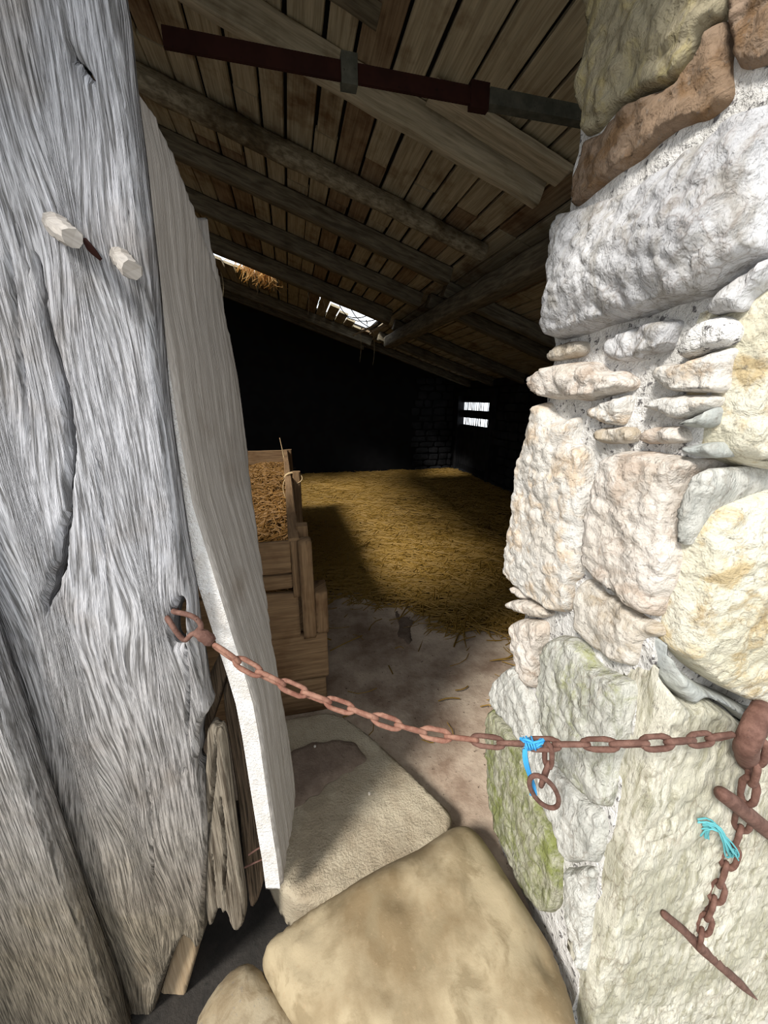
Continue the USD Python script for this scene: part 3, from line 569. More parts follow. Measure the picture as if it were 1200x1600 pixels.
vv, ff, uv = bar(B(1.25, 0.70, roof_z(1.25) - 0.09), B(1.22, 4.6, roof_z(1.22) - 0.09), R, 0.06, 0.07, 30, 0.006, 33); obj("plate", (vv, ff), DR, t, True, uv)
# iron tie bar
t = thing("tie_bar", "flat red oxide iron tie bar under the roof boards", "iron bar", loc=B(-1.5, 1.2, 0))
pz = at_v(600, 124, 1.20)[2]
def flat(u0, u1, h, th, m, nm, dz=0.0): obj(nm, cuboid(u0, u1, 1.20 - th / 2, 1.20 + th / 2, pz - h / 2 + dz, pz + h / 2 + dz), m, t)
ue = [float(at_v(x, 120, 1.20) @ R) for x in (262, 562, 764, 1000, 545)]
flat(ue[0], ue[2] - 0.05, 0.038, 0.010, M["red_iron"], "bar"); flat(ue[2] - 0.052, ue[2], 0.058, 0.02, M["red_iron"], "socket")
flat(ue[2], ue[3], 0.036, 0.03, M["grey_iron"], "rod"); flat(ue[4] - 0.02, ue[4] + 0.02, 0.062, 0.03, M["grey_iron"], "clamp")

# ------------------------------------------------------------------ debris in the roof gap
def strands(base_pts, length, rad, m, name, label, cat, seed, n=3, down=1.0, spread=0.3):
    rs = np.random.default_rng(seed); parts = []
    for p in base_pts:
        L = length * rs.uniform(0.4, 1.2); d = np.array([rs.normal(0, spread), rs.normal(0, spread), -down]); d /= np.linalg.norm(d)
        mid = p + d * L * 0.5 + rs.normal(0, 0.12 * L, 3); parts.append(tube(spline([p, mid, p + d * L], 5), rad, n))
    return obj(name, join(parts), m, label=label, cat=cat, kind="stuff")
rs2 = np.random.default_rng(12)
tuft = [at_roof(rs2.uniform(372, 428), 0, 0) for _ in range(0)]
pts = []
for _ in range(320):
    s = rs2.random(); px, py = 378 + 50 * s, 396 + 28 * s + rs2.normal(0, 3); pts.append(at_v(px, py, 4.60 + rs2.uniform(-0.1, 0.1)))
strands(pts, 0.20, 0.0026, M["lit_straw"], "hanging_straw", "tangle of straw hanging from the left end of the roof gap", "straw", 4, spread=0.8)
pts = [at_v(x, y, 4.1) for x, y in ((480, 452), (497, 461), (505, 470), (562, 515), (583, 517), (572, 500), (345, 425), (400, 430))]
for i, (p, L) in enumerate(zip(pts, (0.22, 0.08, 0.10, 0.34, 0.34, 0.1, 0.2, 0.16))):
    pass
parts = [tube(spline([p, p + np.array([0.012, 0, -L * 0.5]), p + np.array([-0.006, 0, -L])], 6), [0.0045, 0.004, 0.003, 0.003, 0.0028, 0.002], 5) for p, L in zip(pts, (0.22, 0.08, 0.10, 0.30, 0.32, 0.1, 0.2, 0.16))]
obj("hanging_cobweb", join(parts), M["web"], label="dusty cobweb threads hanging below the roof gap", cat="cobweb", kind="stuff")
def lath(name, a, b, r, label, m="batten"):
    p0, p1 = a, b; v_, f_, uv_ = bar(p0, p1, D, r * 2, r * 1.4, 8, 0.003, 5); obj(name, (v_, f_), M[m], None, True, uv_, label=label, cat="lath")
lath("broken_lath", at_v(552, 524, 4.08), at_v(590, 506, 4.12), 0.012, "pale broken lath poking out at the right end of the roof gap")
lath("broken_lath", at_v(580, 518, 4.10), at_v(606, 506, 4.12), 0.020, "short thick broken lath beside the beam end at the roof gap")
parts = []
for _ in range(4):
    s = rs2.random(2) ; a = at_v(525 + 65 * s[0], 478 + 28 * s[0] - 6, 4.45); b = at_v(525 + 65 * s[1], 480 + 30 * s[1] + 6, 4.45); parts.append(tube(spline([a, (a + b) / 2 + Z * rs2.uniform(-0.05, 0.02), b], 5), 0.004, 4))
obj("bramble_stem", join(parts), M["soil"], label="thin dark stems crossing the bright roof gap", cat="stems", kind="stuff")

# ------------------------------------------------------------------ straw bedding
def straw_density(u, v):                              # trodden bed begins beyond a bare patch of concrete
    edge = 1.95 - 0.62 * np.clip((u - 0.35) / 0.9, 0, 1) + 0.35 * (fbm(np.stack([u * 2.2, v * 2.2, 0 * u], -1), 3, 8) - 0.5) * 2
    return np.clip((v - edge) / 0.55, 0, 1)
def bed_z(u, v): return 0.055 * straw_density(u, v) * (0.45 + fbm(np.stack([u * 2.5, v * 2.5, 0 * u], -1), 4, 21)) + 0.012 * (fbm(np.stack([u * 14, v * 14, 0 * u], -1), 3, 22) - 0.5) - 0.012
bv = grid_surface(np.linspace(U_LEFT + 0.02, U_WALL - 0.02, 250), np.linspace(1.3, V_FAR - 0.02, 190), lambda u, v: B(u, v, 0) + Z * bed_z(u, v)[..., None])
cen = np.asarray(bv[0])[bv[1]].mean(1); keep = straw_density(cen @ R, cen @ D) > 0.10
straw_bed = thing("straw_bedding", "flattened golden straw bedding covering the stable floor", "straw", kind="stuff")
obj("trodden_layer", (bv[0], bv[1][keep]), M["mat"], straw_bed, True)
def scatter(n, ulim, vlim, dens, zf, lmin, lmax, seed, r=0.0016, lift=0.010, flow=None):
    rs = np.random.default_rng(seed)
    u = rs.uniform(*ulim, n); v = vlim[0] + (vlim[1] - vlim[0]) * rs.random(n) ** 1.35
    ok = rs.random(n) < dens(u, v); u, v = u[ok], v[ok]; n = len(u)
    L = rs.uniform(lmin, lmax, n) * rs.choice([0.5, 1, 1, 1.5], n); th = rs.normal(0.0, 0.75, n) if flow is None else flow(u, v) + rs.normal(0, 0.55, n)
    du, dv = np.cos(th), np.sin(th); bend = rs.normal(0, 0.16, n) * L
    P = []
    for s in (-0.5, -0.17, 0.17, 0.5):
        uu = u + du * L * s - dv * bend * (0.25 - s * s) * 4; vv = v + dv * L * s + du * bend * (0.25 - s * s) * 4
        z = zf(uu, vv) + r + rs.uniform(0, lift, n) + (0.25 - s * s) * rs.uniform(0, 0.012, n)
        P.append(B(uu, vv, z))
    P = np.stack(P, 1)                                  # n,4,3
    side = np.cross(P[:, 3] - P[:, 0], Z); side /= np.maximum(np.linalg.norm(side, axis=1, keepdims=True), 1e-9)
    rad = rs.uniform(0.6, 1.5, n)[:, None, None] * r
    a = P + side[:, None] * rad; b = P - side[:, None] * rad; c = P + Z * rad * 1.3
    V = np.stack([a, c, b], 2).reshape(n, 12, 3)
    f = []
    for k in range(3):
        o = 3 * k
        for i, j in ((0, 1), (1, 2)): f += [[o + i, o + 3 + i, o + 3 + j], [o + i, o + 3 + j, o + j]]
    f = np.array(f)
    return V.reshape(-1, 3), (f[None] + (np.arange(n) * 12)[:, None, None]).reshape(-1, 3)
obj("straw_stems", scatter(52000, (-3.1, 2.7), (1.25, 6.2), lambda u, v: straw_density(u, v) ** 0.6 * np.where(fbm(np.stack([u * 1.7, v * 1.7, 0 * u], -1), 3, 41) > 0.40, 1, 0.4), bed_z, 0.12, 0.30, 31, r=0.0030, lift=0.016), M["straw"], straw_bed)
obj("loose_straw", scatter(420, (-0.1, 1.4), (0.85, 2.2), lambda u, v: 0.10 + 0.5 * np.clip((u - 0.45) * 1.4, 0, 1), lambda u, v: 0.004 + 0 * u, 0.05, 0.15, 32, r=0.0022, lift=0.006), M["straw"], label="scattered straw stems on the bare concrete by the doorway", cat="straw", kind="stuff")
# dung patch
loop = smooth_loop([at_z(*q, 0)[:2] for q in ((592,936),(604,926),(618,930),(630,922),(644,932),(640,944),(650,956),(655,972),(643,984),(648,1004),(636,1010),(628,998),(616,996),(622,978),(612,962),(616,948),(604,946),(598,952))])
v_, f_, _ = body(loop, 0.01, 0.012, 0.02, lambda a, b: 0.004 + 0.007 * (fbm(np.stack([a * 40, b * 40, 0 * a], -1), 3, 3) - 0.4), lambda a, b, c: np.stack([a, b, c + 0.002], 1))
obj("dung_patch", (v_, f_), M["dung"], smooth=True, label="dark clod of dung at the edge of the straw", cat="dung")

# ------------------------------------------------------------------ threshold: concrete step and two worn stones
def lying(px, ztop, depth, m, name, label, cat, rnd, hf, res=0.010, seed=0, bulge=0.0, sm=2, slope=None, parent=None):
    loop = smooth_loop([at_z(*q, ztop)[:2] for q in px], sm, 0.22)
    sl = slope or (lambda a, b: 0 * a)
    v, f, _ = body(loop, depth, res, rnd, lambda a, b: hf(a, b), lambda a, b, c: np.stack([a, b, ztop + c + sl(a, b)], 1), side_noise=0.006, seed=seed, bulge=bulge)
    return obj(name, (v, f), m, parent, True, label=label, cat=cat)
lying([(395,1128),(450,1121),(500,1111),(530,1113),(560,1132),(600,1165),(640,1203),(675,1237),(712,1272),(690,1312),(600,1372),(500,1412),(448,1404),(405,1330),(375,1220)], 0.085, 0.12, M["slab_concrete"], "concrete_step", "rough triangular concrete step inside the doorway", "step", 0.014,
      lambda a, b: 0.016 * (fbm(np.stack([a * 9, b * 9, 0 * a], -1), 4, 2) - 0.5) + 0.006 * (fbm(np.stack([a * 60, b * 60, 0 * a], -1), 3, 6) - 0.5), res=0.009)
lying([(452,1172),(476,1166),(488,1158),(508,1160),(520,1154),(540,1156),(556,1158),(562,1170),(574,1182),(570,1190),(556,1194),(552,1204),(534,1206),(528,1216),(508,1222),(500,1238),(484,1240),(472,1256),(452,1262),(446,1220)], 0.094, 0.008, M["dung"], "mud_patch", "brown dried mud patch on the concrete step", "mud", 0.006,
      lambda a, b: 0.004 + 0.006 * (fbm(np.stack([a * 30, b * 30, 0 * a], -1), 3, 2) - 0.5), res=0.012)
def dome(cx, cy, s, amp): return lambda a, b: amp * np.exp(-(((a - cx) / s) ** 2 + ((b - cy) / s) ** 2))
dents = [(at_z(625, 1420, 0.1)[:2], 0.035, -0.018), (at_z(850, 1505, 0.1)[:2], 0.03, -0.016), (at_z(520, 1430, 0.1)[:2], 0.10, -0.012), (at_z(700, 1390, 0.1)[:2], 0.12, 0.012)]
def big_h(a, b):
    o = 0.050 * (fbm(np.stack([a * 5, b * 5, 0 * a], -1), 3, 12) - 0.5) - 0.22 * np.clip(-0.06 - a, 0, 1) + 0.010 * (fbm(np.stack([a * 18, b * 18, 0 * a], -1), 3, 13) - 0.5)
    for c, s, am in dents: o = o + am * np.exp(-((a - c[0]) ** 2 + (b - c[1]) ** 2) / s ** 2)
    return o
lying([(398,1462),(430,1428),(500,1385),(560,1352),(612,1325),(650,1308),(680,1288),(705,1273),(730,1271),(757,1288),(790,1338),(830,1400),(868,1455),(892,1510),(912,1575),(925,1660),(800,1720),(560,1700),(470,1590),(430,1530)], 0.115, 0.26, M["step"], "threshold_stone", "large worn ochre threshold stone in front of the concrete step", "stone", 0.075, big_h, res=0.010, seed=3, bulge=0.02)
lying([(255,1680),(300,1580),(330,1530),(360,1497),(390,1484),(412,1500),(440,1535),(475,1570),(520,1612),(560,1690),(400,1760)], 0.035, 0.22, M["step2"], "threshold_stone", "smaller rounded buff stone at the bottom, left of the large threshold stone", "stone", 0.05,
      lambda a, b: 0.030 * (fbm(np.stack([a * 8, b * 8, 0 * a], -1), 3, 17) - 0.5), res=0.010, seed=5, bulge=0.015)
for k, (x, y, zz, r) in enumerate(((492,1166,0.105,0.004),(577,1240,0.1,0.004),(690,1373,0.135,0.005))):
    b = trimesh.creation.icosphere(2, r); b.vertices *= [1, 1.3, 0.8]; P = at_z(x, y, zz); 
    obj("pebble", (b.vertices + P, b.faces), M["white"], smooth=True, label=("tiny white pebble on the brown mud patch", "tiny white pebble in the middle of the concrete step", "tiny white pebble on the large threshold stone")[k], cat="pebble")

# ------------------------------------------------------------------ door leaf with the chain hole (boards facing the camera), and the leaf swung inwards
def warp(a, b, knots, seed):
    """grain coordinates bent round knots"""
    q = np.stack([a * 4, b * 1.6, np.full_like(a, seed)], -1)
    ga = a + (0.008 + 0.022 * np.clip(1.5 - b, 0, 1)) * (fbm(q, 3, seed) - 0.5) + 0.004 * (fbm(q * 5, 3, seed + 4) - 0.5)
    gb = b.copy()
    for (ka, kb, s, am) in knots:
        da, db = a - ka, (b - kb) * 0.55; r2 = (da ** 2 + db ** 2) / s ** 2
        ga = ga + am * np.exp(-r2) * np.sign(da + 1e-9) * np.minimum(1, np.abs(da) / (0.25 * s)) * s
    return ga, gb
def plank(name, parent, m, px, y, thick, res=0.004, ry=0.011, rnd=0.008, knots=(), cracks=(), splits=(), seed=0, xz=None, holes=(), smooth_it=1, label=None, amp=0.0016, place=None, cup=0.0):
    fn = lambda q: at_y(q[0], q[1], y)[[0, 2]]
    loop = np.array([p for q in px for p in (((-0.71, -0.27), (-0.72, 0.6), (-0.71, 1.92), (-0.45, 1.95), (-0.30, 1.93)) if q == "end" else (fn(q),))]) if px is not None else np.array(xz)
    loop = smooth_loop(loop, smooth_it, 0.25)
    hl = [smooth_loop(np.array([fn(q) for q in hp]), 1) for hp in holes]
    for c in splits:
        ln = np.array([fn(q) for q in c[0]]); ls = shapely.LineString(ln); n_ = 40
        p_ = np.array([ls.interpolate(k / (n_ - 1), normalized=True).coords[0] for k in range(n_)]); tg = np.gradient(p_, axis=0); tg /= np.linalg.norm(tg, axis=1, keepdims=True)
        nn = np.c_[-tg[:, 1], tg[:, 0]]; rr_ = np.random.default_rng(seed + 40)
        w_ = c[1] * np.sin(np.pi * np.linspace(0.02, 0.98, n_)) ** 0.7 * (0.6 + 0.7 * np.convolve(rr_.uniform(0, 1, n_ + 4), np.ones(5) / 5, "valid")) + 0.0004; jig = np.convolve(rr_.normal(0, c[1] * 1.2, n_ + 6), np.ones(7) / 7, "valid")[:, None] * nn
        hl.append(np.vstack([p_ + jig + nn * w_[:, None], (p_ + jig - nn * w_[:, None])[::-1]]))
    kn = [(*fn((k[0], k[1])), k[2], k[3]) for k in knots]
    cr = [np.array([fn(q) for q in c[0]]) for c in cracks]
    lines = [shapely.LineString(c) for c in cr]
    def h(a, b):
        ga, gb = warp(a, b, kn, seed)
        q = np.stack([ga * 120, gb * 4, 0 * a + seed], -1)
        o = amp * 2 * (fbm(q, 2, seed) - 0.5) + 0.006 * (fbm(np.stack([a * 7, b * 3, 0 * a], -1), 3, seed + 2) - 0.5)
        for ln, c in zip(lines, cracks):
            dd = shapely.distance(shapely.points(np.c_[a, b]), ln)
            along = shapely.line_locate_point(ln, shapely.points(np.c_[a, b]), normalized=True)
            wv = c[1] * np.sin(np.pi * np.clip(along * 0.96 + 0.02, 0, 1)) ** 0.6 + 1e-4
            o = o - c[2] * np.clip(1 - dd / wv, 0, 1) ** 0.5
        return o
    pl = place or (lambda a, b, c: np.stack([a, y - c, b], 1))
    v, f, uv = body(loop, thick, res, rnd, h, pl, holes=hl, ry=ry, seed=seed, rows=3)
    ga, gb = warp(uv[:, 0], uv[:, 1], kn, seed)
    return obj(name, (v, f), m, parent, True, np.c_[ga + seed * 0.71, gb], label=label)
door = thing("door_1", "weathered silver plank door leaf with a rotten lower edge and a chain hole", "door", kind="structure", loc=(-0.6, 0.57, -0.2))
YB = 0.55
plank("plank", door, M["plank"],
      [(175,-10),(180,40),(186,95),(192,140),(204,225),(212,300),(224,395),(236,515),(247,635),(261,728),(274,818),(285,885),(293,928),(297,960),(302,1000),(311,1045),(317,1090),(326,1113),(312,1130),(306,1152),(309,1180),(303,1196),(315,1212),(318,1260),(321,1320),(317,1400),(316,1450),(313,1480),(304,1486),(298,1470),(284,1463),(262,1512),(243,1565),(232,1610),(215,1592),(190,1598), "end"],
      YB, 0.034, res=0.0035, ry=0.010, rnd=0.010, seed=1,
      knots=[(115, 372, 0.05, 0.45), (85, 965, 0.09, 0.5), (240, 960, 0.06, 0.35), (115, 1150, 0.10, 0.45), (255, 1530, 0.07, 0.5), (215, 1330, 0.08, 0.3), (20, 740, 0.06, 0.4)],
      splits=[([(52,400),(62,450),(72,505),(84,560),(96,615),(106,670),(110,740),(108,790)], 0.0036), ([(106,800),(102,840),(92,870),(85,900),(78,930),(74,960)], 0.0058), ([(107,75),(122,95),(140,115)], 0.0016)],
      cracks=[([(10,380),(30,560),(48,700)], 0.003, 0.008), ([(303,1196),(275,1210)], 0.003, 0.012), ([(0,300),(25,360),(40,420)], 0.003, 0.006), ([(290,1010),(296,1080),(292,1150)], 0.003, 0.008), ([(230,1200),(236,1300),(240,1380)], 0.003, 0.006), ([(150,700),(160,790),(163,880)], 0.0025, 0.005)],
      holes=[[(281,931),(287,941),(286,962),(288,1000),(280,1013),(268,1006),(265,985),(268,962),(275,948)]])
plank("plank", door, M["plank"], None, 0.50, 0.04, res=0.004, ry=0.011, xz=[(-0.604, -0.33), (-0.600, 0.0), (-0.608, 0.3), (-0.612, 0.7), (-0.615, 1.9), (-0.95, 1.9), (-0.95, -0.33)], seed=4, rnd=0.014, label="outer door board lapping over the left edge of the wide plank")
plank("splinter", door, M["plank_low"], [(321,1150),(324,1140),(331,1133),(338,1142),(345,1140),(350,1165),(354,1200),(358,1235),(365,1290),(372,1350),(381,1405),(382,1440),(374,1456),(362,1455),(357,1440),(353,1424),(347,1431),(343,1420),(338,1426),(334,1440),(330,1449),(323,1446),(319,1420),(318,1400),(323,1330),(319,1290),(318,1212),(322,1180)], 0.562, 0.022, res=0.0028, ry=0.007, rnd=0.006, seed=6, amp=0.004, cracks=[([(338,1150),(334,1230),(322,1320)], 0.0028, 0.012), ([(345,1250),(352,1330),(350,1400)], 0.0025, 0.010), ([(331,1330),(336,1400)], 0.002, 0.008)], label="split rotten splinter hanging at the lower edge of the door")
plank("sliver", door, M["sliver"], [(352,1065),(362,1085),(378,1150),(392,1220),(402,1290),(409,1350),(410,1385),(402,1410),(396,1420),(389,1416),(384,1385),(378,1330),(372,1260),(358,1170),(346,1090)], 0.628, 0.03, res=0.003, ry=0.008, rnd=0.006, seed=8, label="dark rotten sliver of board behind the split splinter")
plank("brace", door, M["sliver"], [(296,1120),(352,1000),(366,1015),(330,1130),(310,1180)], 0.64, 0.03, res=0.005, ry=0.01, rnd=0.004, seed=9, label="dark brace seen in the gap behind the door edge")
plank("batten", door, M["batten"], [(205,1760),(236,1600),(262,1515),(283,1452),(298,1448),(313,1472),(292,1545),(262,1650),(235,1770)], 0.586, 0.02, res=0.004, ry=0.01, rnd=0.003, seed=10, label="clean new-wood batten under the rotten bottom of the door", amp=0.0005)
def peg(p, q, r0, r1, label):
    a, b = at_y(*p, YB), at_y(*q, YB - 0.06); s = np.linspace(0, 1, 14)[:, None]
    rr = (r0 + (r1 - r0) * s[:, 0]); rr[-1] *= 0.86
    inner = a + (a - b) * 0.35
    path = np.vstack([inner, a + (b - a) * s]); v, f = tube(path, np.r_[r0, rr], 9)
    v = v + (np.stack([fbm(v * 60 + i * 5.7, 3, i) for i in range(3)], 1) - 0.5) * 0.008
    dd = b - a; L = np.linalg.norm(dd); dd /= L
    uv = np.c_[np.arctan2((v - a) @ Z, (v - a)[:, 0]) * 0.012, (v - a) @ dd]
    obj("peg", (v, f), M["plank2"], door, False, uv, label=label)
peg((88, 352), (112, 372), 0.013, 0.011, "longer pale wooden peg standing out of the door plank")
peg((190, 404), (205, 422), 0.012, 0.011, "shorter pale wooden peg near the plank edge")
# a rusty smear of iron beside the peg
rs3 = np.random.default_rng(5)
vn, fn_ = tube([at_y(133, 375, YB - 0.006), at_y(140, 386, YB - 0.010), at_y(147, 394, YB - 0.009), at_y(158, 406, YB - 0.004)], [0.003, 0.0045, 0.004, 0.002], 7)
obj("nail", (vn, fn_), M["red_iron"], door, True, label="bent rusty nail beside the longer peg")

door2 = thing("door_2", "bleached plank door leaf swung inwards behind the chained leaf", "door", kind="structure", loc=(-0.3, 0.7, -0.1))
# edge line (px) of the front edge at y = YE, plank runs back along +y
YE = 0.588
edge = np.array([at_y(x, y, YE)[[0, 2]] for x, y in ((196,100),(205,150),(222,220),(232,300),(240,400),(253,480),(267,550),(279,630),(290,700),(307,790),(325,850),(340,900),(355,950),(370,1000),(386,1050),(400,1100),(409,1150),(416,1200),(423,1250),(430,1300),(437,1345),(442,1390))])
def edge_x(z): o = np.argsort(edge[:, 1]); return np.interp(z, edge[o, 1], edge[o, 0])
def far_y(px, py, x): return hit(px, py, (x, 0, 0), (1, 0, 0))
def leaf(name, m, back_px, y0, thick, seed, label=None, dx=0.0, bottom=None, top=None, worn=None):
    # outline in (y, z): front edge vertical, back edge traced
    zs = []
    pts_b = []
    for q in back_px:
        d = ray(*q)
        x = -0.27
        for _ in range(12):                            # find the point on the leaf's curved face
            t = (x - dx) / d[0] if abs(d[0]) > 1e-6 else 0.01
            P = EYE + d * t; x = edge_x(P[2]) + dx
        pts_b.append((P[1], P[2]))
    zt_ = pts_b[0][1] + 0.03 if top is None else top
    zb_ = pts_b[-1][1] if bottom is None else bottom
    loop = [(y0, zb_), *reversed(pts_b), (y0, zt_)] if True else None
    loop = np.array(loop)
    loop[:, 0] = np.maximum(loop[:, 0], y0)
    loop = smooth_loop(loop, 2, 0.2)
    def pl(a, b, c): return np.stack([edge_x(b) + dx + c, a, b], 1)
    def h(a, b): return 0.0022 * (fbm(np.stack([a * 130, b * 5, 0 * a + seed], -1), 2, seed) - 0.5) * 2 + 0.004 * (fbm(np.stack([a * 12, b * 4, 0 * a], -1), 3, seed + 1) - 0.5) - 0.0
    v, f, uv = body(loop, thick, 0.0045, 0.006, h, pl, ry=0.012, seed=seed, rows=5)
    q = np.stack([uv[:, 0] * 5, uv[:, 1] * 2, 0 * uv[:, 0]], -1)
    g = np.c_[uv[:, 0] + 0.02 * (fbm(q, 3, seed) - 0.5) + seed, uv[:, 1]]
    front = (np.abs(v[:, 1] - y0)[f].max(1) < 0.010) & (np.arange(len(f)) >= body.nf)            # chewed, bleached front edge, its own piece, whitened further for the light on it
    def only(ff): k = np.unique(ff); r_ = np.zeros(len(v), int); r_[k] = np.arange(len(k)); return (v[k], r_[ff]), g[k]
    mm_, gg_ = only(f[~front]); pk = obj(name, mm_, m, door2, True, gg_, label=label)
    if worn is None: mm_, gg_ = only(f); usdkit.mesh(stage, str(pk.GetPath()), (mm_[0] - door2.base, mm_[1]), m, True, gg_)
    else: mm_, gg_ = only(f[front]); obj("lit_worn_edge", mm_, worn, pk, True, gg_, label="bleached chewed edge of the plank, made whiter for the light on it")
    return pk
back = [(196,100),(210,125),(226,150),(243,178),(259,208),(275,245),(290,285),(303,320),(320,365),(335,415),(345,460),(360,545),(376,640),(388,720),(400,800),(413,900),(425,1000),(436,1060),(449,1130),(459,1200),(462,1250),(457,1300),(445,1360),(441,1394)]
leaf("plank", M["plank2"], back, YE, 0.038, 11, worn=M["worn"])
back2 = [(296,296),(306,300),(318,312),(330,340),(340,390),(352,440),(368,540),(384,640),(394,720),(401,790),(404,820)]
leaf("plank", M["plank2"], back2, 0.80, 0.03, 14, dx=-0.006, label="second inner board showing as a thin brown strip", bottom=None)
def nail(a, b, lab=None):
    v, f = tube([a, (a + b) / 2 + Z * 0.001, b], [0.0022, 0.0022, 0.0016], 6); obj("nail", (v, f), M["rust"], door2, True, label=lab)
nail(at_y(381, 1356, 0.585), at_y(414, 1341, 0.60)); nail(at_y(388, 1336, 0.585), at_y(410, 1322, 0.60))

# ------------------------------------------------------------------ manger
VM = 1.278
mg = thing("manger", "long plank-built hay manger along the left inside the doorway", "manger", loc=B(0.0, VM, 0))
def mp(x, y, v=VM): P = at_v(x, y, v); return float(P @ R), P[2]
def panel(name, x0, y0, x1, y1, v, th, seed, m="crate", u0=None, parent=mg, label=None, arch=0.0):
    xm = (max(x0, 425) + x1) / 2; ua, ub, zb, za = mp(x0, (y0 + y1) / 2, v)[0], mp(x1, (y0 + y1) / 2, v)[0], mp(xm, y1, v)[1], mp(xm, y0, v)[1]
    ua = ua if u0 is None else u0
    loop = [(ua, zb), (ub, zb), (ub, za - arch), (ub - 0.3 * (ub - ua), za - arch * 0.25), (ua, za)] if arch else [(ua, zb), (ub, zb), (ub, za), (ua, za)]
    def h(a, b): return 0.002 * (fbm(np.stack([a * 30, b * 60, 0 * a + seed], -1), 2, seed) - 0.5)
    vv, ff, uv = body(np.array(loop), th, 0.014, 0.003, h, lambda a, b, c: B(a, v - c, b), seed=seed, rows=2)
    vert = abs(za - zb) > abs(ub - ua)
    g = np.c_[uv[:, 0] + seed, uv[:, 1]] if vert else np.c_[uv[:, 1] + seed, uv[:, 0]]
    return obj(name, (vv, ff), M[m], parent, True, g, label=label)
UL = -0.62
panel("plank", 400, 1066, 511, 1117, VM + 0.004, 0.025, 1, u0=UL)
panel("plank", 400, 993, 513, 1064, VM, 0.025, 2, u0=UL)
panel("plank", 400, 925, 468, 999, VM - 0.002, 0.024, 3, u0=UL, arch=0.012, label="bottom-panel board with a sloping top edge")
panel("plank", 492, 925, 513, 991, VM, 0.10, 4, label="short upright block at the corner")
panel("batten", 470, 846, 491, 999, VM - 0.026, 0.05, 5, label="tall upright batten nailed to the corner")
panel("post", 456, 846, 470, 934, VM - 0.006, 0.03, 6)
panel("plank", 400, 848, 454, 897, VM - 0.004, 0.022, 7, u0=UL)
panel("plank", 400, 900, 458, 921, VM + 0.002, 0.022, 8, u0=UL)
ztop = mp(455, 846)[1]
us = mp(462, 848)[0]; ub_ = mp(512, 1100)[0]
V2 = 3.80
# side: rail on top, boards below
addbar("top_rail", mg, M["crate"], B(us - 0.004, VM, ztop - 0.005), B(us - 0.055, V2, ztop - 0.005), R, 0.040, 0.035, nseg=8, noise=0.003, seed=3)
addbar("side_board", mg, M["crate"], B(us, VM + 0.03, ztop - 0.15), B(us - 0.05, V2, ztop - 0.15), R, 0.022, 0.20, nseg=6, noise=0.002, seed=4)
addbar("side_board", mg, M["crate"], B(us, VM + 0.03, ztop - 0.37), B(us - 0.05, V2, ztop - 0.37), R, 0.022, 0.20, nseg=6, noise=0.002, seed=5)
addbar("side_board", mg, M["crate"], B(ub_ - 0.02, VM + 0.03, 0.15), B(ub_ - 0.06, V2, 0.15), R, 0.025, 0.29, nseg=6, noise=0.002, seed=6)
addbar("side_board", mg, M["crate"], B(UL, VM + 0.03, 0.36), B(UL - 0.05, V2, 0.36), R, 0.025, 0.70, nseg=6, noise=0.002, seed=7)
b0, b1 = mp(462, 820, VM + 0.10), mp(482, 850, VM + 0.10)
addbar("post", mg, M["crate"], B((b0[0] + b1[0]) / 2, VM + 0.10, b0[1]), B((b0[0] + b1[0]) / 2, VM + 0.10, 0.02), R, b1[0] - b0[0], 0.05, nseg=4, noise=0.002, seed=8, label="rear corner post rising above the rail")
addbar("post", mg, M["crate"], B(us + 0.025, 2.45, ztop + 0.035), B(us + 0.02, 2.45, 0.0), R, 0.05, 0.05, nseg=4, noise=0.002, seed=9, label="middle post of the long side")
e0 = mp(385, 703, V2); e1 = mp(449, 728, V2)
addbar("end_board", mg, M["crate"], B(-1.15 + 0 * UL, V2 - 0.02, ztop + 0.005 - 0.06), B(us - 0.03, V2 - 0.02, ztop + 0.005 - 0.06), Z, 0.13, 0.025, nseg=6, noise=0.002, seed=10)
addbar("post", mg, M["crate"], B(us - 0.025, V2, ztop + 0.01), B(us - 0.025, V2, 0.0), R, 0.06, 0.06, nseg=4, noise=0.002, seed=11)
addbar("end_board", mg, M["crate"], B(UL - 0.05, V2 - 0.02, 0.3), B(us - 0.03, V2 - 0.02, 0.3), Z, 0.56, 0.025, nseg=6, noise=0.002, seed=12)
stick = tube(spline([at_v(446, 762, 2.9), at_v(443, 712, 3.3), at_v(437, 684, 3.3)], 8), [0.009, 0.009, 0.008, 0.008, 0.007, 0.006, 0.005, 0.004], 7)
obj("stick", stick, M["twine"], smooth=True, label="thin stick leaning out of the hay over the manger rail", cat="stick")
parts = []
for k in range(4):
    a = np.linspace(0, 2 * np.pi, 18, endpoint=False); cu, cv = us + 0.005, 2.45 + 0.012 * (k - 1.5)
    parts.append(tube(np.array([B(cu + 0.055 * np.cos(x), cv + 0.006 * np.sin(2 * x), ztop - 0.005 + 0.034 * np.sin(x)) for x in a]), 0.004, 5, closed=True))
parts.append(tube(spline([B(us - 0.04, 2.43, ztop), B(us - 0.06, 2.40, ztop - 0.05), B(us - 0.05, 2.38, ztop - 0.11)], 6), 0.0035, 5))
obj("rail_twine", join(parts), M["twine"], smooth=True, label="loop of pale twine tied round the manger rail and post", cat="twine")
def hay_z(u, v): return 0.36 + 0.22 * np.clip((v - 1.7) / 1.2, 0, 1) + 0.10 * (fbm(np.stack([u * 4, v * 4, 0 * u], -1), 3, 61) - 0.5)
hay = thing("hay", "brown hay heaped in the manger towards its far end", "hay", kind="stuff")
obj("heap", grid_surface(np.linspace(UL + 0.0, us - 0.06, 30), np.linspace(VM + 0.03, V2 - 0.06, 60), lambda u, v: B(u, v, hay_z(u, v))), M["mat"], hay, True)
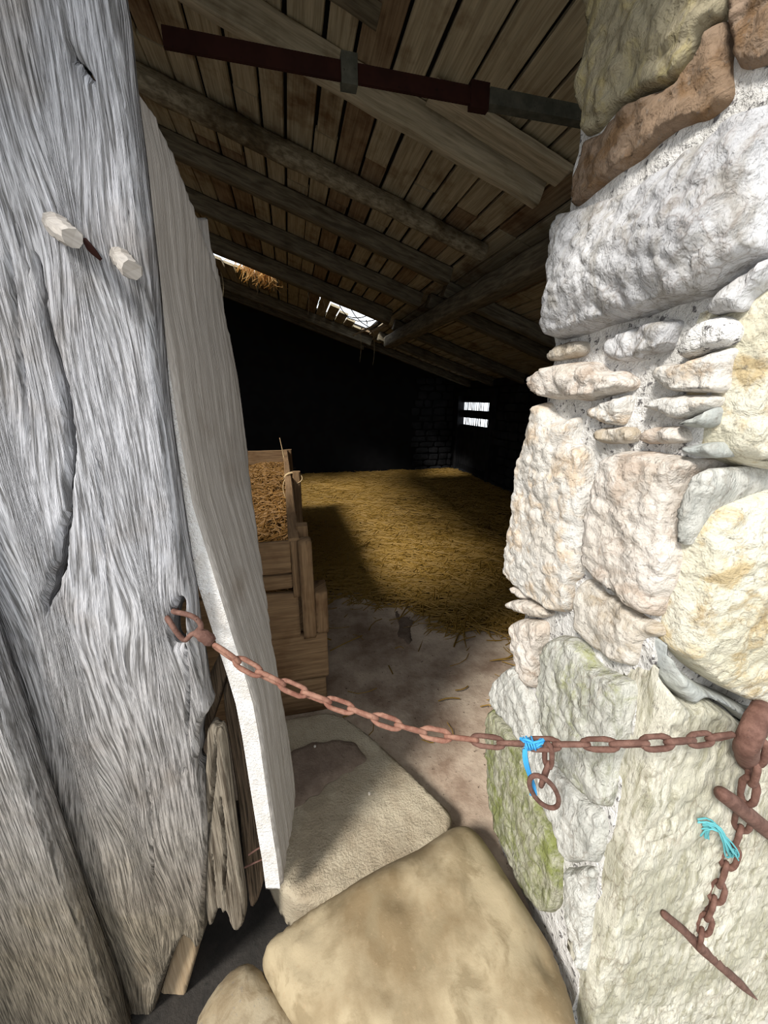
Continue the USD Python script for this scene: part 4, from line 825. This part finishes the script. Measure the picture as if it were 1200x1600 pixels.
obj("stems", scatter(5200, (UL + 0.1, us - 0.08), (VM + 0.1, V2 - 0.1), lambda u, v: 1 + 0 * u, hay_z, 0.07, 0.18, 62, r=0.0026, lift=0.05), M["hay"], hay)

# ------------------------------------------------------------------ chain across the doorway
def link_mesh(c, ax, roll, pitch, wire, width, n=26):
    ax = ax / np.linalg.norm(ax); up = np.cross(np.cross(ax, np.array([0.0, -1, 0])), ax); up /= np.linalg.norm(up); sd = np.cross(ax, up)
    wv = math.cos(roll) * sd + math.sin(roll) * up
    Lh, rw = pitch / 2 + wire / 2, (width - wire) / 2; st = max(Lh - rw, 0.001)
    a = np.linspace(-np.pi / 2, np.pi / 2, n // 2)
    loop = [(st + rw * math.cos(t), rw * math.sin(t)) for t in a] + [(-st - rw * math.cos(t), -rw * math.sin(t)) for t in a]
    tt = np.linspace(-np.pi / 2, 1.5 * np.pi, len(loop), endpoint=False)
    loop = [(0.4 * x + 0.6 * (st + rw) * math.cos(t), 0.4 * y + 0.6 * 1.12 * rw * math.sin(t)) for (x, y), t in zip(loop, tt)]
    path = np.array([c + ax * x + wv * y for x, y in loop])
    rs = np.random.default_rng(int(abs(c[0]) * 1e5))
    return tube(path, wire / 2 * (1 + 0.06 * rs.normal(size=len(path))), 9, closed=True)
def chain_along(parent, joints, pitch, wire, width, mat_of, roll0=0.6, rolls=None, start=0):
    p = np.asarray(joints); s = np.r_[0, np.cumsum(np.linalg.norm(np.diff(p, axis=0), axis=1))]
    n = max(1, int(round(s[-1] / pitch))); q = np.stack([np.interp(np.linspace(0, s[-1], n + 1), s, p[:, k]) for k in range(3)], 1)
    for k in range(n):
        c = (q[k] + q[k + 1]) / 2; r = (roll0 if k % 2 else -roll0) + random.uniform(-0.15, 0.15)
        obj("link", link_mesh(c, q[k + 1] - q[k], r, np.linalg.norm(q[k + 1] - q[k]), wire, width), mat_of(k, n), parent, True)
    return q
ch = thing("chain", "rusty chain stretched across the doorway from the door hole to the wall", "chain", loc=(0, 0.52, 0.6))
def cy(x): return float(np.interp(x, [300, 600, 820, 900, 985, 1035, 1085, 1140], [0.535, 0.505, 0.465, 0.445, 0.405, 0.410, 0.425, 0.445]))
CH = [(338,1010),(366,1030),(400,1049),(440,1068),(480,1085),(520,1099),(560,1112),(600,1127),(650,1142),(700,1151),(740,1156),(790,1162),(850,1163),(900,1163),(985,1163),(1035,1160),(1085,1157),(1140,1149)]
J = np.array([at_y(x, y, cy(x)) for x, y in CH])
chain_along(ch, J, 0.0395, 0.0078, 0.0215, lambda k, n: M["rust_pale"] if k < n * 0.52 else M["rust"], 0.6)
H = lambda x, y, dy=0.0: at_y(x, y, 0.535 + dy)
obj("hook", tube(spline([H(276,952,0.03), H(292,960), H(308,968), H(314,978), H(309,988), H(298,992), H(290,1000), H(280,993), H(270,988,0.03)], 40), 0.0042, 9), M["rust"], ch, True, label="bent hook caught in the door hole")
obj("swivel", tube([H(305,984), H(309,987), H(313,990), H(317,993), H(322,996), H(327,1000), H(333,1004)], [0.005, 0.009, 0.0085, 0.0105, 0.0095, 0.0108, 0.007], 14), M["rust"], ch, True, label="thick swivel next to the hook")
# hanging tail with ring
JT = np.array([at_y(x, y, 0.452) for x, y in ((857,1166),(858,1190),(852,1212),(847,1224))])
chain_along(ch, JT, 0.030, 0.0075, 0.018, lambda k, n: M["rust"], 0.7)
a = np.linspace(0, 2 * np.pi, 40, endpoint=False)
ringp = np.array([at_y(850 + 26 * math.cos(t) * 0.85 + 6 * math.sin(t), 1237 + 24 * math.sin(t) + 8 * math.cos(t), 0.448 + 0.012 * math.sin(t)) for t in a])
obj("ring", tube(ringp, 0.0036, 9, closed=True), M["rust"], ch, True, label="loose iron ring hanging from the short tail")
def fray(name, lines, r, m, label):
    parts = [tube(spline([np.asarray(p) for p in ln], 10), r * random.uniform(0.7, 1.2), 5) for ln in lines]
    obj(name, join(parts), m, smooth=True, label=label, cat="twine")
L = []
for k in range(7):
    j = lambda s: random.uniform(-s, s)
    L.append([at_y(814 + j(2), 1156 + j(4), 0.465), at_y(828 + j(2), 1164 + j(8), 0.454), at_y(842 + j(4), 1162 + j(7), 0.456), at_y(850 + j(6), 1168 + j(5), 0.464)])
for k in range(4): L.append([at_y(818 + 4 * k, 1152 + random.uniform(-2, 2), 0.466), at_y(822 + 4 * k, 1163, 0.451), at_y(825 + 4 * k, 1173 + random.uniform(-2, 2), 0.466)])
for k in range(5): L.append([at_y(818 + k, 1170, 0.462), at_y(820 + 1.3 * k, 1195, 0.456), at_y(829 + k, 1220, 0.456), at_y(833 + 2.2 * k - 4, 1240 + random.uniform(-3, 3), 0.456)])
fray("blue_twine", L, 0.0019, M["blue"], "bright blue twine knotted round the middle of the door chain")
# wall staple and hanging chain with toggles
FR = lambda x, y, o=0.03: at_v(x, y, V_FRONT - o)
hc = thing("hanging_chain", "short rusty chain with two iron toggles hanging on the stone slab", "chain", loc=FR(1180, 1200))
st_ = thing("wall_staple", "heavy rusted iron staple driven into the wall at the right end of the chain", "staple", loc=FR(1180, 1150, 0.0))
vS, fS = tube(spline([FR(1192,1118,-0.06), FR(1190,1116,0.02), FR(1182,1124,0.045), FR(1172,1148,0.052), FR(1166,1172,0.045), FR(1170,1192,0.02), FR(1172,1194,-0.06)], 44), 0.0135 * np.r_[np.linspace(0.7, 1.15, 22), np.linspace(1.15, 0.75, 22)], 14)
vS = vS + (np.stack([fbm(vS * 70 + i * 5, 3, i) for i in range(3)], 1) - 0.5) * 0.005
obj("shackle", (vS, fS), M["rust"], st_, True)
chain_along(hc, np.array([FR(1188,1158,0.05), FR(1176,1205,0.045), FR(1166,1252,0.045)]), 0.042, 0.010, 0.026, lambda k, n: M["rust"], 1.2)
def toggle(p, label, m="rust"):
    v, f = tube(np.array([q[0] for q in p]), [q[1] for q in p], 14); v = v + (np.stack([fbm(v * 60 + i * 5, 3, i) for i in range(3)], 1) - 0.5) * 0.003
    obj("toggle", (v, f), M[m], hc, True, label=label)
toggle([(FR(1124,1238,0.045), 0.004), (FR(1128,1241,0.045), 0.011), (FR(1150,1257,0.045), 0.012), (FR(1180,1282,0.045), 0.0125), (FR(1215,1310,0.045), 0.013), (FR(1260,1345,0.045), 0.012), (FR(1264,1348,0.045), 0.005)], "thick upper toggle bar")
chain_along(hc, np.array([FR(1163,1272,0.04), FR(1156,1300,0.036), FR(1140,1338,0.036), FR(1127,1372,0.036), FR(1115,1408,0.036), FR(1098,1448,0.036), FR(1092,1478,0.036)]), 0.043, 0.0085, 0.026, lambda k, n: M["rust"], 0.75)
toggle([(FR(1035,1426,0.03), 0.003), (FR(1038,1429,0.03), 0.0062), (FR(1070,1455,0.03), 0.0072), (FR(1095,1480,0.03), 0.0098), (FR(1125,1508,0.03), 0.0085), (FR(1160,1540,0.03), 0.0078), (FR(1175,1555,0.03), 0.004), (FR(1183,1562,0.03), 0.0012)], "long pointed lower toggle pin")
L = []
for k in range(16):
    j = lambda s: random.uniform(-s, s)
    tip = (1094 + j(6), 1288 + j(8)) if k < 10 else (1100 + j(8), 1312 + j(8))
    L.append([FR(*tip, 0.03), FR(1118 + j(4), 1292 + j(5), 0.04), FR(1132 + j(3), 1310 + j(4), 0.048), FR(1145 + j(4), 1332 + j(6), 0.05)])
for k in range(4): L.append([FR(1140, 1322 + 3 * k, 0.035), FR(1146, 1327 + 3 * k, 0.056), FR(1153, 1331 + 3 * k, 0.04)])
fray("teal_twine", L, 0.0015, M["teal"], "faded teal twine frayed out from the hanging chain")
